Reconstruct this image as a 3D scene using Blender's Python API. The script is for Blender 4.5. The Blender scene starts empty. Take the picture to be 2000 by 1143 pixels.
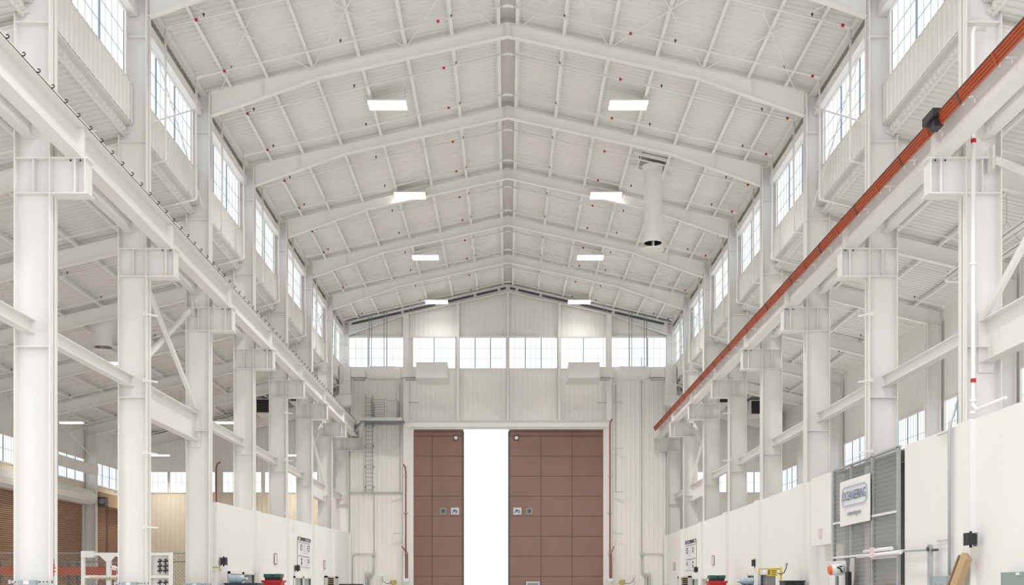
import bpy, math, random
from mathutils import Vector, Matrix
random.seed(7)
S = bpy.context.scene
COL = S.collection
EYE = 1.6
F = 2182.0
BAY = 7.62
XI, XO = 11.70, 12.63          # inner / outer face of the hall columns
YE = 82.4                      # far end wall
Y0 = 14.0                      # near end of what is built
H = lambda a: a + EYE
YN = lambda n: (3.81 + n) * BAY - 0.25
ORD = ['first', 'second', 'third', 'fourth', 'fifth', 'sixth', 'seventh', 'eighth', 'ninth', 'tenth', 'eleventh', 'twelfth', 'thirteenth', 'fourteenth', 'fifteenth', 'sixteenth']
SIDE = {-1: 'left', 1: 'right'}
deckz = lambda x: H(22.5 - .233 * abs(x))            # underside of hall roof deck
aislez = lambda x: H(14.75 - .24 * (abs(x) - 12.5))  # underside of aisle roof deck
def at(px, py, Y): return ((px - 992) * Y / F, Y, EYE + (1150 - py) * Y / F)
def onwall(px, py, X):                               # point on a plane x = X
    Y = X * F / (px - 992)
    return (X, Y, EYE + (1150 - py) * Y / F)

# ---------------------------------------------------------------- materials
def mat(name, col, rough=.5, metal=0., var=.03, scale=.6, emit=None, es=1., bump=0., bscale=4.):
    m = bpy.data.materials.new(name); m.use_nodes = True
    nt = m.node_tree; b = nt.nodes['Principled BSDF']
    b.inputs['Roughness'].default_value = rough; b.inputs['Metallic'].default_value = metal
    tc = nt.nodes.new('ShaderNodeNewGeometry')
    n = nt.nodes.new('ShaderNodeTexNoise'); n.inputs['Scale'].default_value = scale; n.inputs['Detail'].default_value = 3
    nt.links.new(tc.outputs['Position'], n.inputs['Vector'])
    r = nt.nodes.new('ShaderNodeMapRange'); r.inputs['To Min'].default_value = 1 - var * 2; r.inputs['To Max'].default_value = 1 + var
    nt.links.new(n.outputs['Fac'], r.inputs['Value'])
    v = nt.nodes.new('ShaderNodeVectorMath'); v.operation = 'SCALE'; v.inputs[0].default_value = col[:3]
    nt.links.new(r.outputs['Result'], v.inputs['Scale']); nt.links.new(v.outputs['Vector'], b.inputs['Base Color'])
    if emit: b.inputs['Emission Color'].default_value = (*emit, 1); b.inputs['Emission Strength'].default_value = es
    if bump:
        n2 = nt.nodes.new('ShaderNodeTexNoise'); n2.inputs['Scale'].default_value = bscale
        nt.links.new(tc.outputs['Position'], n2.inputs['Vector'])
        bp = nt.nodes.new('ShaderNodeBump'); bp.inputs['Strength'].default_value = bump; bp.inputs['Distance'].default_value = .05
        nt.links.new(n2.outputs['Fac'], bp.inputs['Height']); nt.links.new(bp.outputs['Normal'], b.inputs['Normal'])
    return m
M = {}
M['steel'] = mat('white_painted_steel', (.815, .80, .785), .42)
M['steel2'] = mat('white_roof_steel', (.86, .85, .83), .5)
M['deck'] = mat('white_roof_sheet', (.81, .795, .77), .55, var=.05, scale=.25)
M['wall'] = mat('cream_wall_sheet', (.86, .84, .79), .5, var=.01)
M['wallw'] = mat('white_wall_sheet', (.83, .82, .80), .5, var=.02)
M['tan'] = mat('warm_lit_wall_sheet', (.80, .715, .57), .5, var=.03)  # warm light on the left aisle walls is put into this colour
M['plaster'] = mat('smooth_white_wall', (.83, .82, .81), .6, var=.015)
M['pipe'] = mat('white_pipe_paint', (.86, .85, .83), .35)
M['duct'] = mat('white_duct_sheet', (.82, .81, .79), .4, var=.03, scale=2)
M['floor'] = mat('pale_concrete', (.62, .60, .57), .35, var=.06, scale=.4)
M['red'] = mat('red_paint', (.50, .02, .02), .4)
M['black'] = mat('black_plastic', (.018, .018, .022), .45)
M['dark'] = mat('dark_grey_metal', (.09, .09, .095), .5)
M['void'] = mat('dark_opening', (.03, .03, .03), .9)
M['orange'] = mat('orange_conductor_bar', (.46, .095, .035), .45)
M['galv'] = mat('galvanised_steel', (.55, .57, .58), .38, metal=.55, var=.1, scale=6)
M['galvd'] = mat('dull_galvanised_steel', (.30, .32, .32), .5, metal=.5, var=.1, scale=6)
M['brown'] = mat('brown_door_skin', (.25, .135, .095), .24, var=.16, scale=.22, bump=.8, bscale=.7)
M['seam'] = mat('brown_door_seam', (.12, .065, .05), .4)
M['roll'] = mat('brown_roller_slats', (.37, .215, .14), .45, var=.06)
M['oxide'] = mat('red_oxide_pipe', (.33, .07, .05), .5)
M['cond'] = mat('grey_conduit', (.55, .54, .50), .45)
M['boxg'] = mat('grey_green_enclosure', (.27, .32, .31), .5)
M['boxb'] = mat('blue_grey_enclosure', (.36, .43, .46), .45)
M['card'] = mat('brown_cardboard', (.52, .36, .21), .8, var=.06, scale=3)
M['yellow'] = mat('yellow_paint', (.72, .52, .05), .45)
M['yellowd'] = mat('pale_yellow_brass', (.50, .42, .16), .45, var=.1, scale=8)
M['navy'] = mat('dark_navy_paint', (.02, .045, .065), .45)
M['binr'] = mat('red_bin_plastic', (.50, .015, .02), .4)
M['green'] = mat('dark_green_plastic', (.02, .13, .08), .45, var=.2, scale=9)
M['print'] = mat('white_print', (.80, .80, .82), .5)
M['ink'] = mat('dark_ink', (.05, .05, .06), .6)
M['greyink'] = mat('grey_ink', (.32, .33, .37), .6)
M['blueink'] = mat('blue_ink', (.22, .27, .45), .6, var=.5, scale=5)
M['paleink'] = mat('pale_blue_ink', (.50, .54, .66), .6, var=.2, scale=5)
M['pink'] = mat('faded_pink', (.78, .60, .60), .6)
M['orangep'] = mat('orange_paint', (.80, .16, .03), .45)
M['orack'] = mat('orange_rack_beam', (.45, .075, .025), .45)
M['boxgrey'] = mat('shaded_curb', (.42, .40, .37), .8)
M['frost'] = mat('white_cloth', (.82, .82, .81), .8)
M['louver'] = mat('tan_louver', (.42, .33, .16), .5)
M['glassd'] = mat('office_glass', (.30, .38, .38), .08)
M['lamp'] = mat('lit_diffuser', (.9, .9, .9), .5, emit=(1, .985, .95), es=3.5)
M['mull'] = mat('blue_grey_mullion', (.30, .40, .48), .5)
M['mullt'] = mat('thin_pale_mullion', (.60, .68, .72), .5)
def glow_pane(name, es):
    m = bpy.data.materials.new(name); m.use_nodes = True
    nt = m.node_tree; nt.nodes.clear()
    out = nt.nodes.new('ShaderNodeOutputMaterial'); e = nt.nodes.new('ShaderNodeEmission')
    g = nt.nodes.new('ShaderNodeNewGeometry'); n = nt.nodes.new('ShaderNodeTexNoise'); n.inputs['Scale'].default_value = .5
    nt.links.new(g.outputs['Position'], n.inputs['Vector'])
    cr = nt.nodes.new('ShaderNodeValToRGB'); cr.color_ramp.elements[0].color = (.86, .95, .98, 1); cr.color_ramp.elements[1].color = (1, 1, 1, 1)
    cr.color_ramp.elements[0].position = .35; cr.color_ramp.elements[1].position = .6
    nt.links.new(n.outputs['Fac'], cr.inputs['Fac']); nt.links.new(cr.outputs['Color'], e.inputs['Color'])
    e.inputs['Strength'].default_value = es; nt.links.new(e.outputs['Emission'], out.inputs['Surface'])
    return m
M['pane'] = glow_pane('daylit_translucent_pane', 1.25)
def bottle_mat():
    m = mat('blue_bottle_plastic', (.58, .74, .80), .15)
    b = m.node_tree.nodes['Principled BSDF']; b.inputs['Transmission Weight'].default_value = .35
    return m
M['bottle'] = bottle_mat()
def mesh_screen():
    m = bpy.data.materials.new('fine_wire_screen'); m.use_nodes = True
    nt = m.node_tree; b = nt.nodes['Principled BSDF']; out = nt.nodes['Material Output']
    b.inputs['Base Color'].default_value = (.42, .43, .41, 1); b.inputs['Roughness'].default_value = .6
    t = nt.nodes.new('ShaderNodeBsdfTransparent'); mx = nt.nodes.new('ShaderNodeMixShader')
    g = nt.nodes.new('ShaderNodeNewGeometry'); w = nt.nodes.new('ShaderNodeTexWave'); w.bands_direction = 'Z'; w.inputs['Scale'].default_value = 2.2
    w.inputs['Distortion'].default_value = .6
    nt.links.new(g.outputs['Position'], w.inputs['Vector'])
    r = nt.nodes.new('ShaderNodeMapRange'); r.inputs['To Min'].default_value = .42; r.inputs['To Max'].default_value = .52
    nt.links.new(w.outputs['Fac'], r.inputs['Value']); nt.links.new(r.outputs['Result'], mx.inputs['Fac'])
    nt.links.new(t.outputs[0], mx.inputs[1]); nt.links.new(b.outputs[0], mx.inputs[2]); nt.links.new(mx.outputs[0], out.inputs['Surface'])
    return m
M['screen'] = mesh_screen()

# ---------------------------------------------------------------- mesh builder
class MB:
    def __init__(s): s.v = []; s.f = []
    def add(s, vs, fs):
        k = len(s.v); s.v += [tuple(v) for v in vs]; s.f += [tuple(i + k for i in f) for f in fs]; return s
    def box(s, x0, x1, y0, y1, z0, z1):
        x0, x1 = sorted((x0, x1)); y0, y1 = sorted((y0, y1)); z0, z1 = sorted((z0, z1))
        return s.add([(x0, y0, z0), (x1, y0, z0), (x1, y1, z0), (x0, y1, z0), (x0, y0, z1), (x1, y0, z1), (x1, y1, z1), (x0, y1, z1)],
                     [(0, 3, 2, 1), (4, 5, 6, 7), (0, 1, 5, 4), (1, 2, 6, 5), (2, 3, 7, 6), (3, 0, 4, 7)])
    def bar(s, a, b, w, h, up=(0, 0, 1)):            # rectangular bar from a to b
        a, b = Vector(a), Vector(b); d = (b - a).normalized(); u = Vector(up)
        if abs(d.dot(u)) > .99: u = Vector((0, 1, 0))
        r = d.cross(u).normalized(); u = r.cross(d)
        vs = [p + r * i * w / 2 + u * j * h / 2 for p in (a, b) for i, j in ((-1, -1), (1, -1), (1, 1), (-1, 1))]
        return s.add(vs, [(0, 1, 2, 3), (7, 6, 5, 4), (0, 4, 5, 1), (1, 5, 6, 2), (2, 6, 7, 3), (3, 7, 4, 0)])
    def tube(s, pts, r, n=8, caps=True):
        pts = [Vector(p) for p in pts]; rs = r if isinstance(r, (list, tuple)) else [r] * len(pts)
        ref = None; rings = []
        for i, p in enumerate(pts):
            d = ((pts[min(i + 1, len(pts) - 1)] - p).normalized() + (p - pts[max(i - 1, 0)]).normalized())
            d = d.normalized() if d.length > 1e-6 else Vector((0, 0, 1))
            if ref is None: ref = Vector((0, 0, 1)) if abs(d.z) < .9 else Vector((0, 1, 0))
            a = d.cross(ref).normalized(); b = a.cross(d).normalized(); ref = b
            rings.append([p + (a * math.cos(t) + b * math.sin(t)) * rs[i] for t in [2 * math.pi * k / n for k in range(n)]])
        vs = [v for rg in rings for v in rg]; fs = []
        for i in range(len(pts) - 1):
            for k in range(n):
                fs.append((i * n + k, i * n + (k + 1) % n, (i + 1) * n + (k + 1) % n, (i + 1) * n + k))
        if caps: fs += [tuple(range(n - 1, -1, -1)), tuple((len(pts) - 1) * n + k for k in range(n))]
        return s.add(vs, fs)
    def prism(s, poly, axis, a0, a1):                # polygon in the plane across `axis`, extruded
        def P(u, w, a): return (a, u, w) if axis == 'x' else ((u, a, w) if axis == 'y' else (u, w, a))
        n = len(poly); vs = [P(u, w, a0) for u, w in poly] + [P(u, w, a1) for u, w in poly]
        return s.add(vs, [tuple(range(n)), tuple(range(2 * n - 1, n - 1, -1))] + [(i, n + i, n + (i + 1) % n, (i + 1) % n) for i in range(n)])
    def quad(s, a, b, c, d): return s.add([a, b, c, d], [(0, 1, 2, 3)])
    def build(s, name, m, parent=None, loc=None, smooth=False):
        o0 = Vector((0, 0, 0))
        if parent is not None:
            p = parent
            while p is not None: o0 += p.location; p = p.parent
        elif loc is not None: o0 = Vector(loc)
        else:
            xs = list(zip(*s.v)); o0 = Vector(((min(xs[0]) + max(xs[0])) / 2, (min(xs[1]) + max(xs[1])) / 2, min(xs[2])))
        me = bpy.data.meshes.new(name); me.from_pydata([tuple(Vector(v) - o0) for v in s.v], [], s.f)
        me.materials.append(M[m] if isinstance(m, str) else m); me.validate(); me.update()
        import bmesh
        bm = bmesh.new(); bm.from_mesh(me); bmesh.ops.recalc_face_normals(bm, faces=bm.faces); bm.to_mesh(me); bm.free()
        if smooth:
            for p in me.polygons: p.use_smooth = len(p.vertices) == 4
        o = bpy.data.objects.new(name, me); COL.objects.link(o)
        if parent is not None: o.parent = parent
        else: o.location = o0
        return o
def tag(o, label, cat, group=None, kind=None):
    o['label'] = label; o['category'] = cat
    if group: o['group'] = group
    if kind: o['kind'] = kind
    return o
def thing(name, loc, label, cat, group=None):
    o = bpy.data.objects.new(name, None); o.empty_display_size = .3; COL.objects.link(o); o.location = loc
    return tag(o, label, cat, group)
def struct(o, label, cat='structure'):
    o['kind'] = 'structure'; o['label'] = label; o['category'] = cat; return o
def sroot(name, loc, label, cat):
    o = bpy.data.objects.new(name, None); COL.objects.link(o); o.location = loc
    return struct(o, label, cat)
def text_mesh(body, size, name, m, parent, M4, extrude=.004, sx=1.):
    cu = bpy.data.curves.new(name, 'FONT'); cu.body = body; cu.size = size; cu.extrude = extrude; cu.align_x = 'CENTER'; cu.align_y = 'CENTER'
    t = bpy.data.objects.new(name, cu); COL.objects.link(t)
    dg = bpy.context.evaluated_depsgraph_get(); me = bpy.data.meshes.new_from_object(t.evaluated_get(dg))
    bpy.data.objects.remove(t); me.materials.clear(); me.materials.append(M[m])
    me.transform(Matrix.Diagonal((sx, 1, 1, 1))); me.transform(M4)
    o0 = Vector((0, 0, 0)); p = parent
    while p is not None: o0 += p.location; p = p.parent
    me.transform(Matrix.Translation(-o0))
    o = bpy.data.objects.new(name, me); COL.objects.link(o); o.parent = parent
    return o
def ribbed(mb, axis, c, a0, a1, z0, z1, per=.34, dep=.02, sgn=1, rib=.07):
    """vertical-rib sheet. axis 'x': runs along x at y=c ; 'y': runs along y at x=c. z0/z1 numbers or f(a). sgn: direction the ribs stand out."""
    f0 = z0 if callable(z0) else (lambda a: z0); f1 = z1 if callable(z1) else (lambda a: z1)
    prof = []; a = a0
    while a < a1 - 1e-6:
        e = min(a + per, a1)
        for u, d in ((a, 0), (e - rib * 1.6, 0), (e - rib * 1.3, 1), (e - rib * .3, 1), (e, 0)):
            if u >= a - 1e-9 and u <= e: prof.append((u, c + sgn * dep * d))
        a = e
    vs = []
    for u, d in prof:
        p = (u, d) if axis == 'x' else (d, u)
        vs += [(*p, f0(u)), (*p, f1(u))]
    fs = [(2 * i, 2 * i + 2, 2 * i + 3, 2 * i + 1) for i in range(len(prof) - 1)]
    mb.add(vs, fs)
def ibeam(mb, a, b, d, w, tf=.02, tw=.014, up=(0, 0, 1)):    # I section: web upright along `up`
    a, b = Vector(a), Vector(b); u = Vector(up); dr = (b - a).normalized(); r = dr.cross(u).normalized(); u = r.cross(dr)
    mb.bar(a, b, tw, d - tf, up=u)
    for s_ in (-1, 1): mb.bar(a + u * s_ * (d / 2 - tf / 2), b + u * s_ * (d / 2 - tf / 2), w, tf, up=u)

# ---------------------------------------------------------------- SETTING
mb = MB(); mb.box(-60, 60, -10, 140, -.2, 0); struct(mb.build('floor', 'floor', loc=(0, 0, 0)), 'pale polished concrete floor of the hall', 'floor')
# roofs: corrugated sheet, ribs run down the slope
def roof_sheet(x0, x1, zf, y0, y1, per=.305, dep=.055):
    mb = MB(); vs = []; y = y0; pr = []
    while y < y1:
        for u, d in ((0, 0), (.16, 0), (.20, 1), (.265, 1), (.305, 0)): pr.append((y + u, d))
        y += per
    for u, d in pr:
        for x in (x0, x1): vs.append((x, u, zf(x) + dep * d))
    mb.add(vs, [(2 * i, 2 * i + 1, 2 * i + 3, 2 * i + 2) for i in range(len(pr) - 1)])
    return mb
struct(roof_sheet(-.0001, -13.2, deckz, Y0, YE).build('ceiling', 'deck'), 'white corrugated underside of the left slope of the high roof', 'ceiling')
struct(roof_sheet(.0001, 13.2, deckz, Y0, YE).build('ceiling', 'deck'), 'white corrugated underside of the right slope of the high roof', 'ceiling')
struct(roof_sheet(-12.3, -28.4, aislez, Y0, YE, dep=.08).build('ceiling', 'deck'), 'white corrugated lean-to roof over the wide left aisle', 'ceiling')
struct(roof_sheet(12.3, 20.3, aislez, Y0, YE, dep=.08).build('ceiling', 'deck'), 'white corrugated lean-to roof over the narrow right aisle', 'ceiling')
mb = MB(); mb.add([(-.36, Y0, deckz(.36) - .03), (0, Y0, deckz(0) - .02), (.36, Y0, deckz(.36) - .03), (-.36, YE, deckz(.36) - .03), (0, YE, deckz(0) - .02), (.36, YE, deckz(.36) - .03)], [(0, 1, 4, 3), (1, 2, 5, 4)])
struct(mb.build('trim_1', mat('ridge_sheet', (.66, .64, .61), .55)), 'plain grey-white ridge sheet along the top of the roof', 'trim')

# back wall
zb = H(16.24); zt = H(18.5); DX0, DX1, DZ = -6.95, 7.02, H(11.78)
mb = MB()
ribbed(mb, 'x', YE, -12.9, DX0, 0, zb, sgn=-1); ribbed(mb, 'x', YE, DX1, 12.9, 0, zb, sgn=-1)
ribbed(mb, 'x', YE, DX0, DX1, DZ, zb, sgn=-1)
ribbed(mb, 'x', YE, -12.9, 0, zt, deckz, sgn=-1); ribbed(mb, 'x', YE, 0, 12.9, zt, deckz, sgn=-1)
mb.box(-12.9, -11.75, YE - .01, YE + .05, zb, zt); mb.box(11.75, 12.9, YE - .01, YE + .05, zb, zt)
struct(mb.build('wall_back', 'wall'), 'tall cream ribbed metal end wall around the brown sliding door', 'wall')
mb = MB(); ribbed(mb, 'x', YE, -28.2, -12.9, H(8.6), aislez, sgn=-1)
struct(mb.build('wall_back_left_aisle', 'wallw'), 'white ribbed end wall above the windows of the left aisle', 'wall')
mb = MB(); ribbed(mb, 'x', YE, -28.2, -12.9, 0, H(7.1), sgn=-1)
struct(mb.build('wall_back_left_aisle', 'tan'), 'ribbed end wall with warm light painted in, below the windows of the left aisle', 'wall')
mb = MB(); ribbed(mb, 'x', YE, 12.9, 20.1, H(8.6), aislez, sgn=-1); ribbed(mb, 'x', YE, 12.9, 20.1, 0, H(7.1), sgn=-1)
struct(mb.build('wall_back_right_aisle', 'wall'), 'cream ribbed end wall of the narrow right aisle', 'wall')
# outer aisle walls
XL, XR = -28.2, 20.1
DOORS = [(4.0, 'nearest'), (5.0, 'middle'), (6.0, 'farthest')]
mb = MB(); ribbed(mb, 'y', XL, Y0, YE, H(8.6), aislez(XL), sgn=1)
struct(mb.build('wall_left', 'wallw'), 'white ribbed outer wall of the left aisle above its window band', 'wall')
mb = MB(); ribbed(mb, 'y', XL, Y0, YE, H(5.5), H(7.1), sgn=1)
struct(mb.build('wall_left', 'tan'), 'ribbed strip with warm light painted in, on the left outer wall over the roller doors', 'wall')
mb = MB(); mb.box(XL - .05, XL, Y0, YN(4) - .4, 0, H(5.5))
for n in (4, 5, 6, 7): mb.box(XL - .05, XL, YN(n) - .55, min(YN(n) + .55, YE), 0, H(5.5))
struct(mb.build('wall_left', 'wallw'), 'white piers of the left outer wall between the roller doors', 'wall')
mb = MB(); ribbed(mb, 'y', XR, Y0, YE, H(8.6), aislez(XR), sgn=-1); ribbed(mb, 'y', XR, Y0, YE, 0, H(6.5), sgn=-1); mb.box(XR, XR + .05, Y0, YE, H(6.4), H(6.6))
struct(mb.build('wall_right', 'wall'), 'cream ribbed outer wall of the right aisle', 'wall')

mb = MB(); mb.box(13.6, XR, Y0, YE - .1, H(3.3), H(3.4)); struct(mb.build('ceiling', 'plaster'), 'unseen white slab added behind the low right wall to bounce light', 'ceiling')  # added slab, out of view, bounces light into the right aisle
# windows ---------------------------------------------------------------
WN = [0]
def window(axis, c, a0, a1, z0, z1, label, thick, thin, rows, inn, frame=.06):
    """pane plane at c; inn = direction toward the room along the normal"""
    WN[0] += 1
    loc = ((a0 + a1) / 2, c, z0) if axis == 'x' else (c, (a0 + a1) / 2, z0)
    r = sroot('window_%d' % WN[0], loc, label, 'window')
    def B(mb, u0, u1, d0, d1, w0, w1):
        if axis == 'x': mb.box(u0, u1, c + inn * d0, c + inn * d1, w0, w1)
        else: mb.box(c + inn * d0, c + inn * d1, u0, u1, w0, w1)
    mb = MB(); B(mb, a0, a1, -.02, 0, z0, z1); mb.build('pane', 'pane', r)
    mb = MB()
    for u in [a0 + (a1 - a0) * k / thick for k in range(1, thick)]: B(mb, u - .035, u + .035, 0, .05, z0, z1)
    if thick > 1: mb.build('mullion', 'mull', r)
    mb = MB(); nt_ = thick * thin
    for k in range(1, nt_):
        if k % thin:
            u = a0 + (a1 - a0) * k / nt_; B(mb, u - .011, u + .011, 0, .02, z0, z1)
    for k in range(1, rows): w = z0 + (z1 - z0) * k / rows; B(mb, a0, a1, 0, .025, w - .013, w + .013)
    mb.build('glazing_bars', 'mullt', r)
    mb = MB()
    B(mb, a0 - frame, a1 + frame, -.03, .09, z1 - .01, z1 + frame); B(mb, a0 - frame, a1 + frame, -.03, .09, z0 - frame, z0 + .01)
    B(mb, a0 - frame, a0, -.03, .09, z0, z1); B(mb, a1, a1 + frame, -.03, .09, z0, z1); mb.build('window_frame', 'steel', r)
    return r
SEG = [(-11.7, -7.55), (-6.99, -3.9), (-3.55, -.15), (.12, 3.62), (3.93, 7.21), (7.6, 11.65)]
for i, (a, b) in enumerate(SEG):
    window('x', YE + .03, a, b, zb, zt, 'tall daylit window in the far end wall, %s from the left' % ORD[i], 3 if i in (0, 5) else 2 + (i in (2, 3)), 3, 3, -1)
# clerestory windows per bay
for s in (-1, 1):
    for n in range(0, 7):
        window('y', s * 12.36, YN(n) + .55, YN(n + 1) - .5, H(16.42), H(18.6),
               '%s clerestory window high on the %s wall, %s bay from the camera' % ('daylit', SIDE[s], ORD[n]), 3, 4, 3, -s, frame=.04)
for s, X, lo in ((-1, XL, 7.1), (1, XR, 6.5)):
    for n in ((3, 4, 5, 6) if s < 0 else (0, 1, 2, 3, 4, 5, 6)):
        window('y', X + s * .02, YN(n) + .35, min(YN(n + 1) - .35, YE - .3), H(lo), H(8.6),
               'low daylit window in the %s aisle outer wall, %s bay from the camera' % (SIDE[s], ORD[n]), 5, 4, 2, -s, frame=.08)
mb = MB()
for s, X, lo in ((-1, XL, 7.1), (1, XR, 6.5)):
    for n in range(-2, 8): mb.box(X, X + s * .05, YN(n) - .36, YN(n) + .36, H(lo), H(8.6))
struct(mb.build('trim_2', 'wallw'), 'white piers between the aisle windows', 'trim')
WB = [(-28.0, -25.1), (-24.9, -21.6), (-21.0, -18.2), (-17.9, -15.3), (-15.1, -12.95)]
for i, (a, b) in enumerate(WB):
    window('x', YE + .03, a, b, H(7.1), H(8.6), 'daylit window in the left aisle end wall, %s from the left' % ORD[i], 2, 4, 2, -1)
for i, (a, b) in enumerate([(12.95, 16.1), (16.4, 19.9)]):
    window('x', YE + .03, a, b, H(7.1), H(8.6), 'daylit window in the right aisle end wall, %s from the left' % ORD[i], 2, 4, 2, -1)
mb = MB()
for a, b in ((-28.2, -28.0), (-25.1, -24.9), (-21.6, -21.0), (-18.2, -17.9), (-15.3, -15.1), (16.1, 16.4), (19.9, 20.1)): mb.box(a, b, YE, YE + .05, H(7.1), H(8.6))
for a, b in zip([-11.75] + [q[1] for q in SEG], [q[0] for q in SEG] + [11.75]): mb.box(a, b, YE, YE + .05, zb, zt)
struct(mb.build('trim_3', 'wallw'), 'white posts between the end wall windows', 'trim')

# clerestory wall per side
for s in (-1, 1):
    mb = MB()
    for n in range(-1, 7):
        a, b = YN(n) + .05, YN(n + 1) - .05
        ribbed(mb, 'y', s * 12.22, a, b, H(15.12), H(16.40), sgn=-s, per=.36, dep=.02, rib=.05)
        mb.box(s * 12.22, s * 12.46, a, b, H(15.08), H(15.14)); mb.box(s * 12.20, s * 12.5, a, b, H(16.37), H(16.42))
        mb.box(s * 12.44, s * 12.5, a, b, H(14.7), H(16.38))
        mb.box(s * 12.02, s * 12.6, a, b, H(18.62), H(18.98)); mb.box(s * 12.34, s * 12.6, a, b, H(18.98), H(19.75))
        mb.box(s * 12.34, s * 12.5, YN(n) - .5, YN(n) + .56, H(16.4), H(18.7))
    struct(mb.build('wall_%s' % ('left' if s < 0 else 'right'), 'wallw'), 'white ribbed clerestory wall high on the %s side of the hall' % SIDE[s], 'wall')

# low partition walls
def lowtop(s, y): return H(3.45 + (y - 44) * .0165) if s < 0 else H(4.22 - (y - 25) * .0056)
def lowseg(mb, s, y0, y1, x0, x1, zlo=0.):
    a, b = s * x0, s * x1
    vs = []
    for y in (y0, y1):
        for x in (a, b): vs += [(x, y, zlo), (x, y, lowtop(s, y))]
    mb.add(vs, [(0, 1, 3, 2), (4, 6, 7, 5), (0, 4, 5, 1), (2, 3, 7, 6), (1, 5, 7, 3), (0, 2, 6, 4)])
mb = MB(); lowseg(mb, -1, 44.6, YE - .05, 11.62, 12.0)
for n in range(3, 8): lowseg(mb, -1, YN(n) - .42, min(YN(n) + .42, YE - .05), 11.5, 11.65)
struct(mb.build('wall_low_left', 'plaster'), 'smooth white low partition wall along the left side of the hall', 'wall')
mb = MB(); lowseg(mb, 1, 12, 32.6, 11.58, 12.0); lowseg(mb, 1, 43.0, YE - .05, 11.62, 12.0)
for n in range(-1, 8):
    if n in (1,): continue
    y = YN(n) if n else 28.1
    lowseg(mb, 1, y - .42, min(y + .42, YE - .05), 11.46, 11.65)
lowseg(mb, 1, 39.58, 42.2, 11.45, 12.3, H(1.60)); mb.box(11.46, 12.29, 39.59, 42.19, H(1.61), H(1.63)); lowseg(mb, 1, 39.72, 43.6, 11.96, 12.25)
lowseg(mb, 1, 32.5, 32.7, 11.9, 13.6); lowseg(mb, 1, 39.5, 39.7, 11.9, 13.6)
struct(mb.build('wall_low_right', 'plaster'), 'smooth white low partition wall along the right side of the hall', 'wall')
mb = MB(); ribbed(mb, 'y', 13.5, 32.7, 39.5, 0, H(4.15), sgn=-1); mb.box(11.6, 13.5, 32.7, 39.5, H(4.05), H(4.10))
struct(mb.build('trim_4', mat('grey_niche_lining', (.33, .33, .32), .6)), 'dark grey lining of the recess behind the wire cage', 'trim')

# ---------------------------------------------------------------- STEEL FRAME
def column(s, n):
    y = YN(n); w = .24
    lab = 'white wide-flange steel column with crane bracket, %s from the camera in the %s row' % (ORD[n], SIDE[s])
    if n == 7: lab = 'white steel corner column against the end wall on the %s side' % SIDE[s]
    t = thing('steel_column', (s * 12.165, y, 0), lab, 'column', 'tall steel columns along both sides of the hall')
    top = deckz(12.2) - .2
    mb = MB(); mb.box(s * XI, s * XO, y - .012, y + .012, 0, top); mb.build('web', 'steel', t)
    for a in (XI, XO - .035):
        mb = MB(); mb.box(s * a, s * (a + .035), y - w, y + w, 0, top); mb.build('flange', 'steel', t)
    for z in (10.13, 11.02, 12.2, 14.5, 6.2, 17.9):
        mb = MB(); mb.box(s * (XI + .036), s * (XO - .036), y - w + .02, y + w - .02, H(z) - .015, H(z) + .015); mb.build('stiffener_plate', 'steel', t)
    mb = MB(); mb.box(s * 12.13, s * 12.16, y - w + .03, y - .013, H(10.15), H(11.0)); mb.build('stiffener_plate', 'steel', t)
    mb = MB(); mb.box(s * 11.5, s * 12.85, y - .45, y + .45, 0, .05); mb.build('base_plate', 'steel', t)
    # bracket
    mb = MB(); mb.box(s * 10.83, s * XI, y - .012, y + .012, H(10.12), H(11.02)); br = mb.build('crane_bracket', 'steel', t)
    for z in (10.12, 11.02):
        mb = MB(); mb.box(s * 10.74, s * (XI - .0), y - w, y + w, H(z) - .016, H(z) + .016); mb.build('bracket_flange', 'steel', br)
    mb = MB(); mb.box(s * 10.80, s * 10.828, y - w + .005, y + w - .005, H(10.137), H(11.003)); mb.build('bracket_end_plate', 'steel', br)
    mb = MB(); mb.box(s * 11.06, s * 11.10, y - w + .02, y - .013, H(10.137), H(11.003)); mb.build('bracket_stiffener', 'steel', br)
    if n < 4:
        mb = MB()
        for x in (10.95, 11.2): mb.tube([(s * x, y - .17, H(10.99)), (s * x, y - .17, H(10.95))], .022, 6)
        mb.build('bolt', 'black', br)
    return t
for s in (-1, 1):
    for n in range(0, 8): column(s, n)
# small door-arm stubs on the columns
def stub(p, q, r, lab, grp):
    mb = MB(); mb.bar(p, q, .05, .05); mb.bar(Vector(p) - Vector((0, 0, .07)), Vector(p) + Vector((0, 0, .07)), .07, .05)
    tag(mb.build('strut_bracket', 'steel', loc=p), lab, 'bracket', grp)
for s, n, z, nm in ((-1, 1, 8.9, 'upper'), (-1, 1, 6.75, 'middle'), (-1, 1, 4.4, 'lower'), (-1, 1, 2.0, 'lowest'),
                    (-1, 4, 9.3, 'upper'), (-1, 4, 6.8, 'middle'), (-1, 4, 4.0, 'lower'), (1, 1, 8.9, 'upper'), (1, 1, 6.75, 'middle'), (1, 1, 4.45, 'lower'),
                    (1, 4, 9.3, 'upper'), (1, 4, 6.8, 'middle')):
    y = YN(n) - .26
    stub((s * 11.78, y, H(z)), (s * 11.42, y + .28, H(z - .02)), .03, 'small %s strut stub on the %s %s column' % (nm, ORD[n], SIDE[s]), 'strut stubs on the columns')

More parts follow.
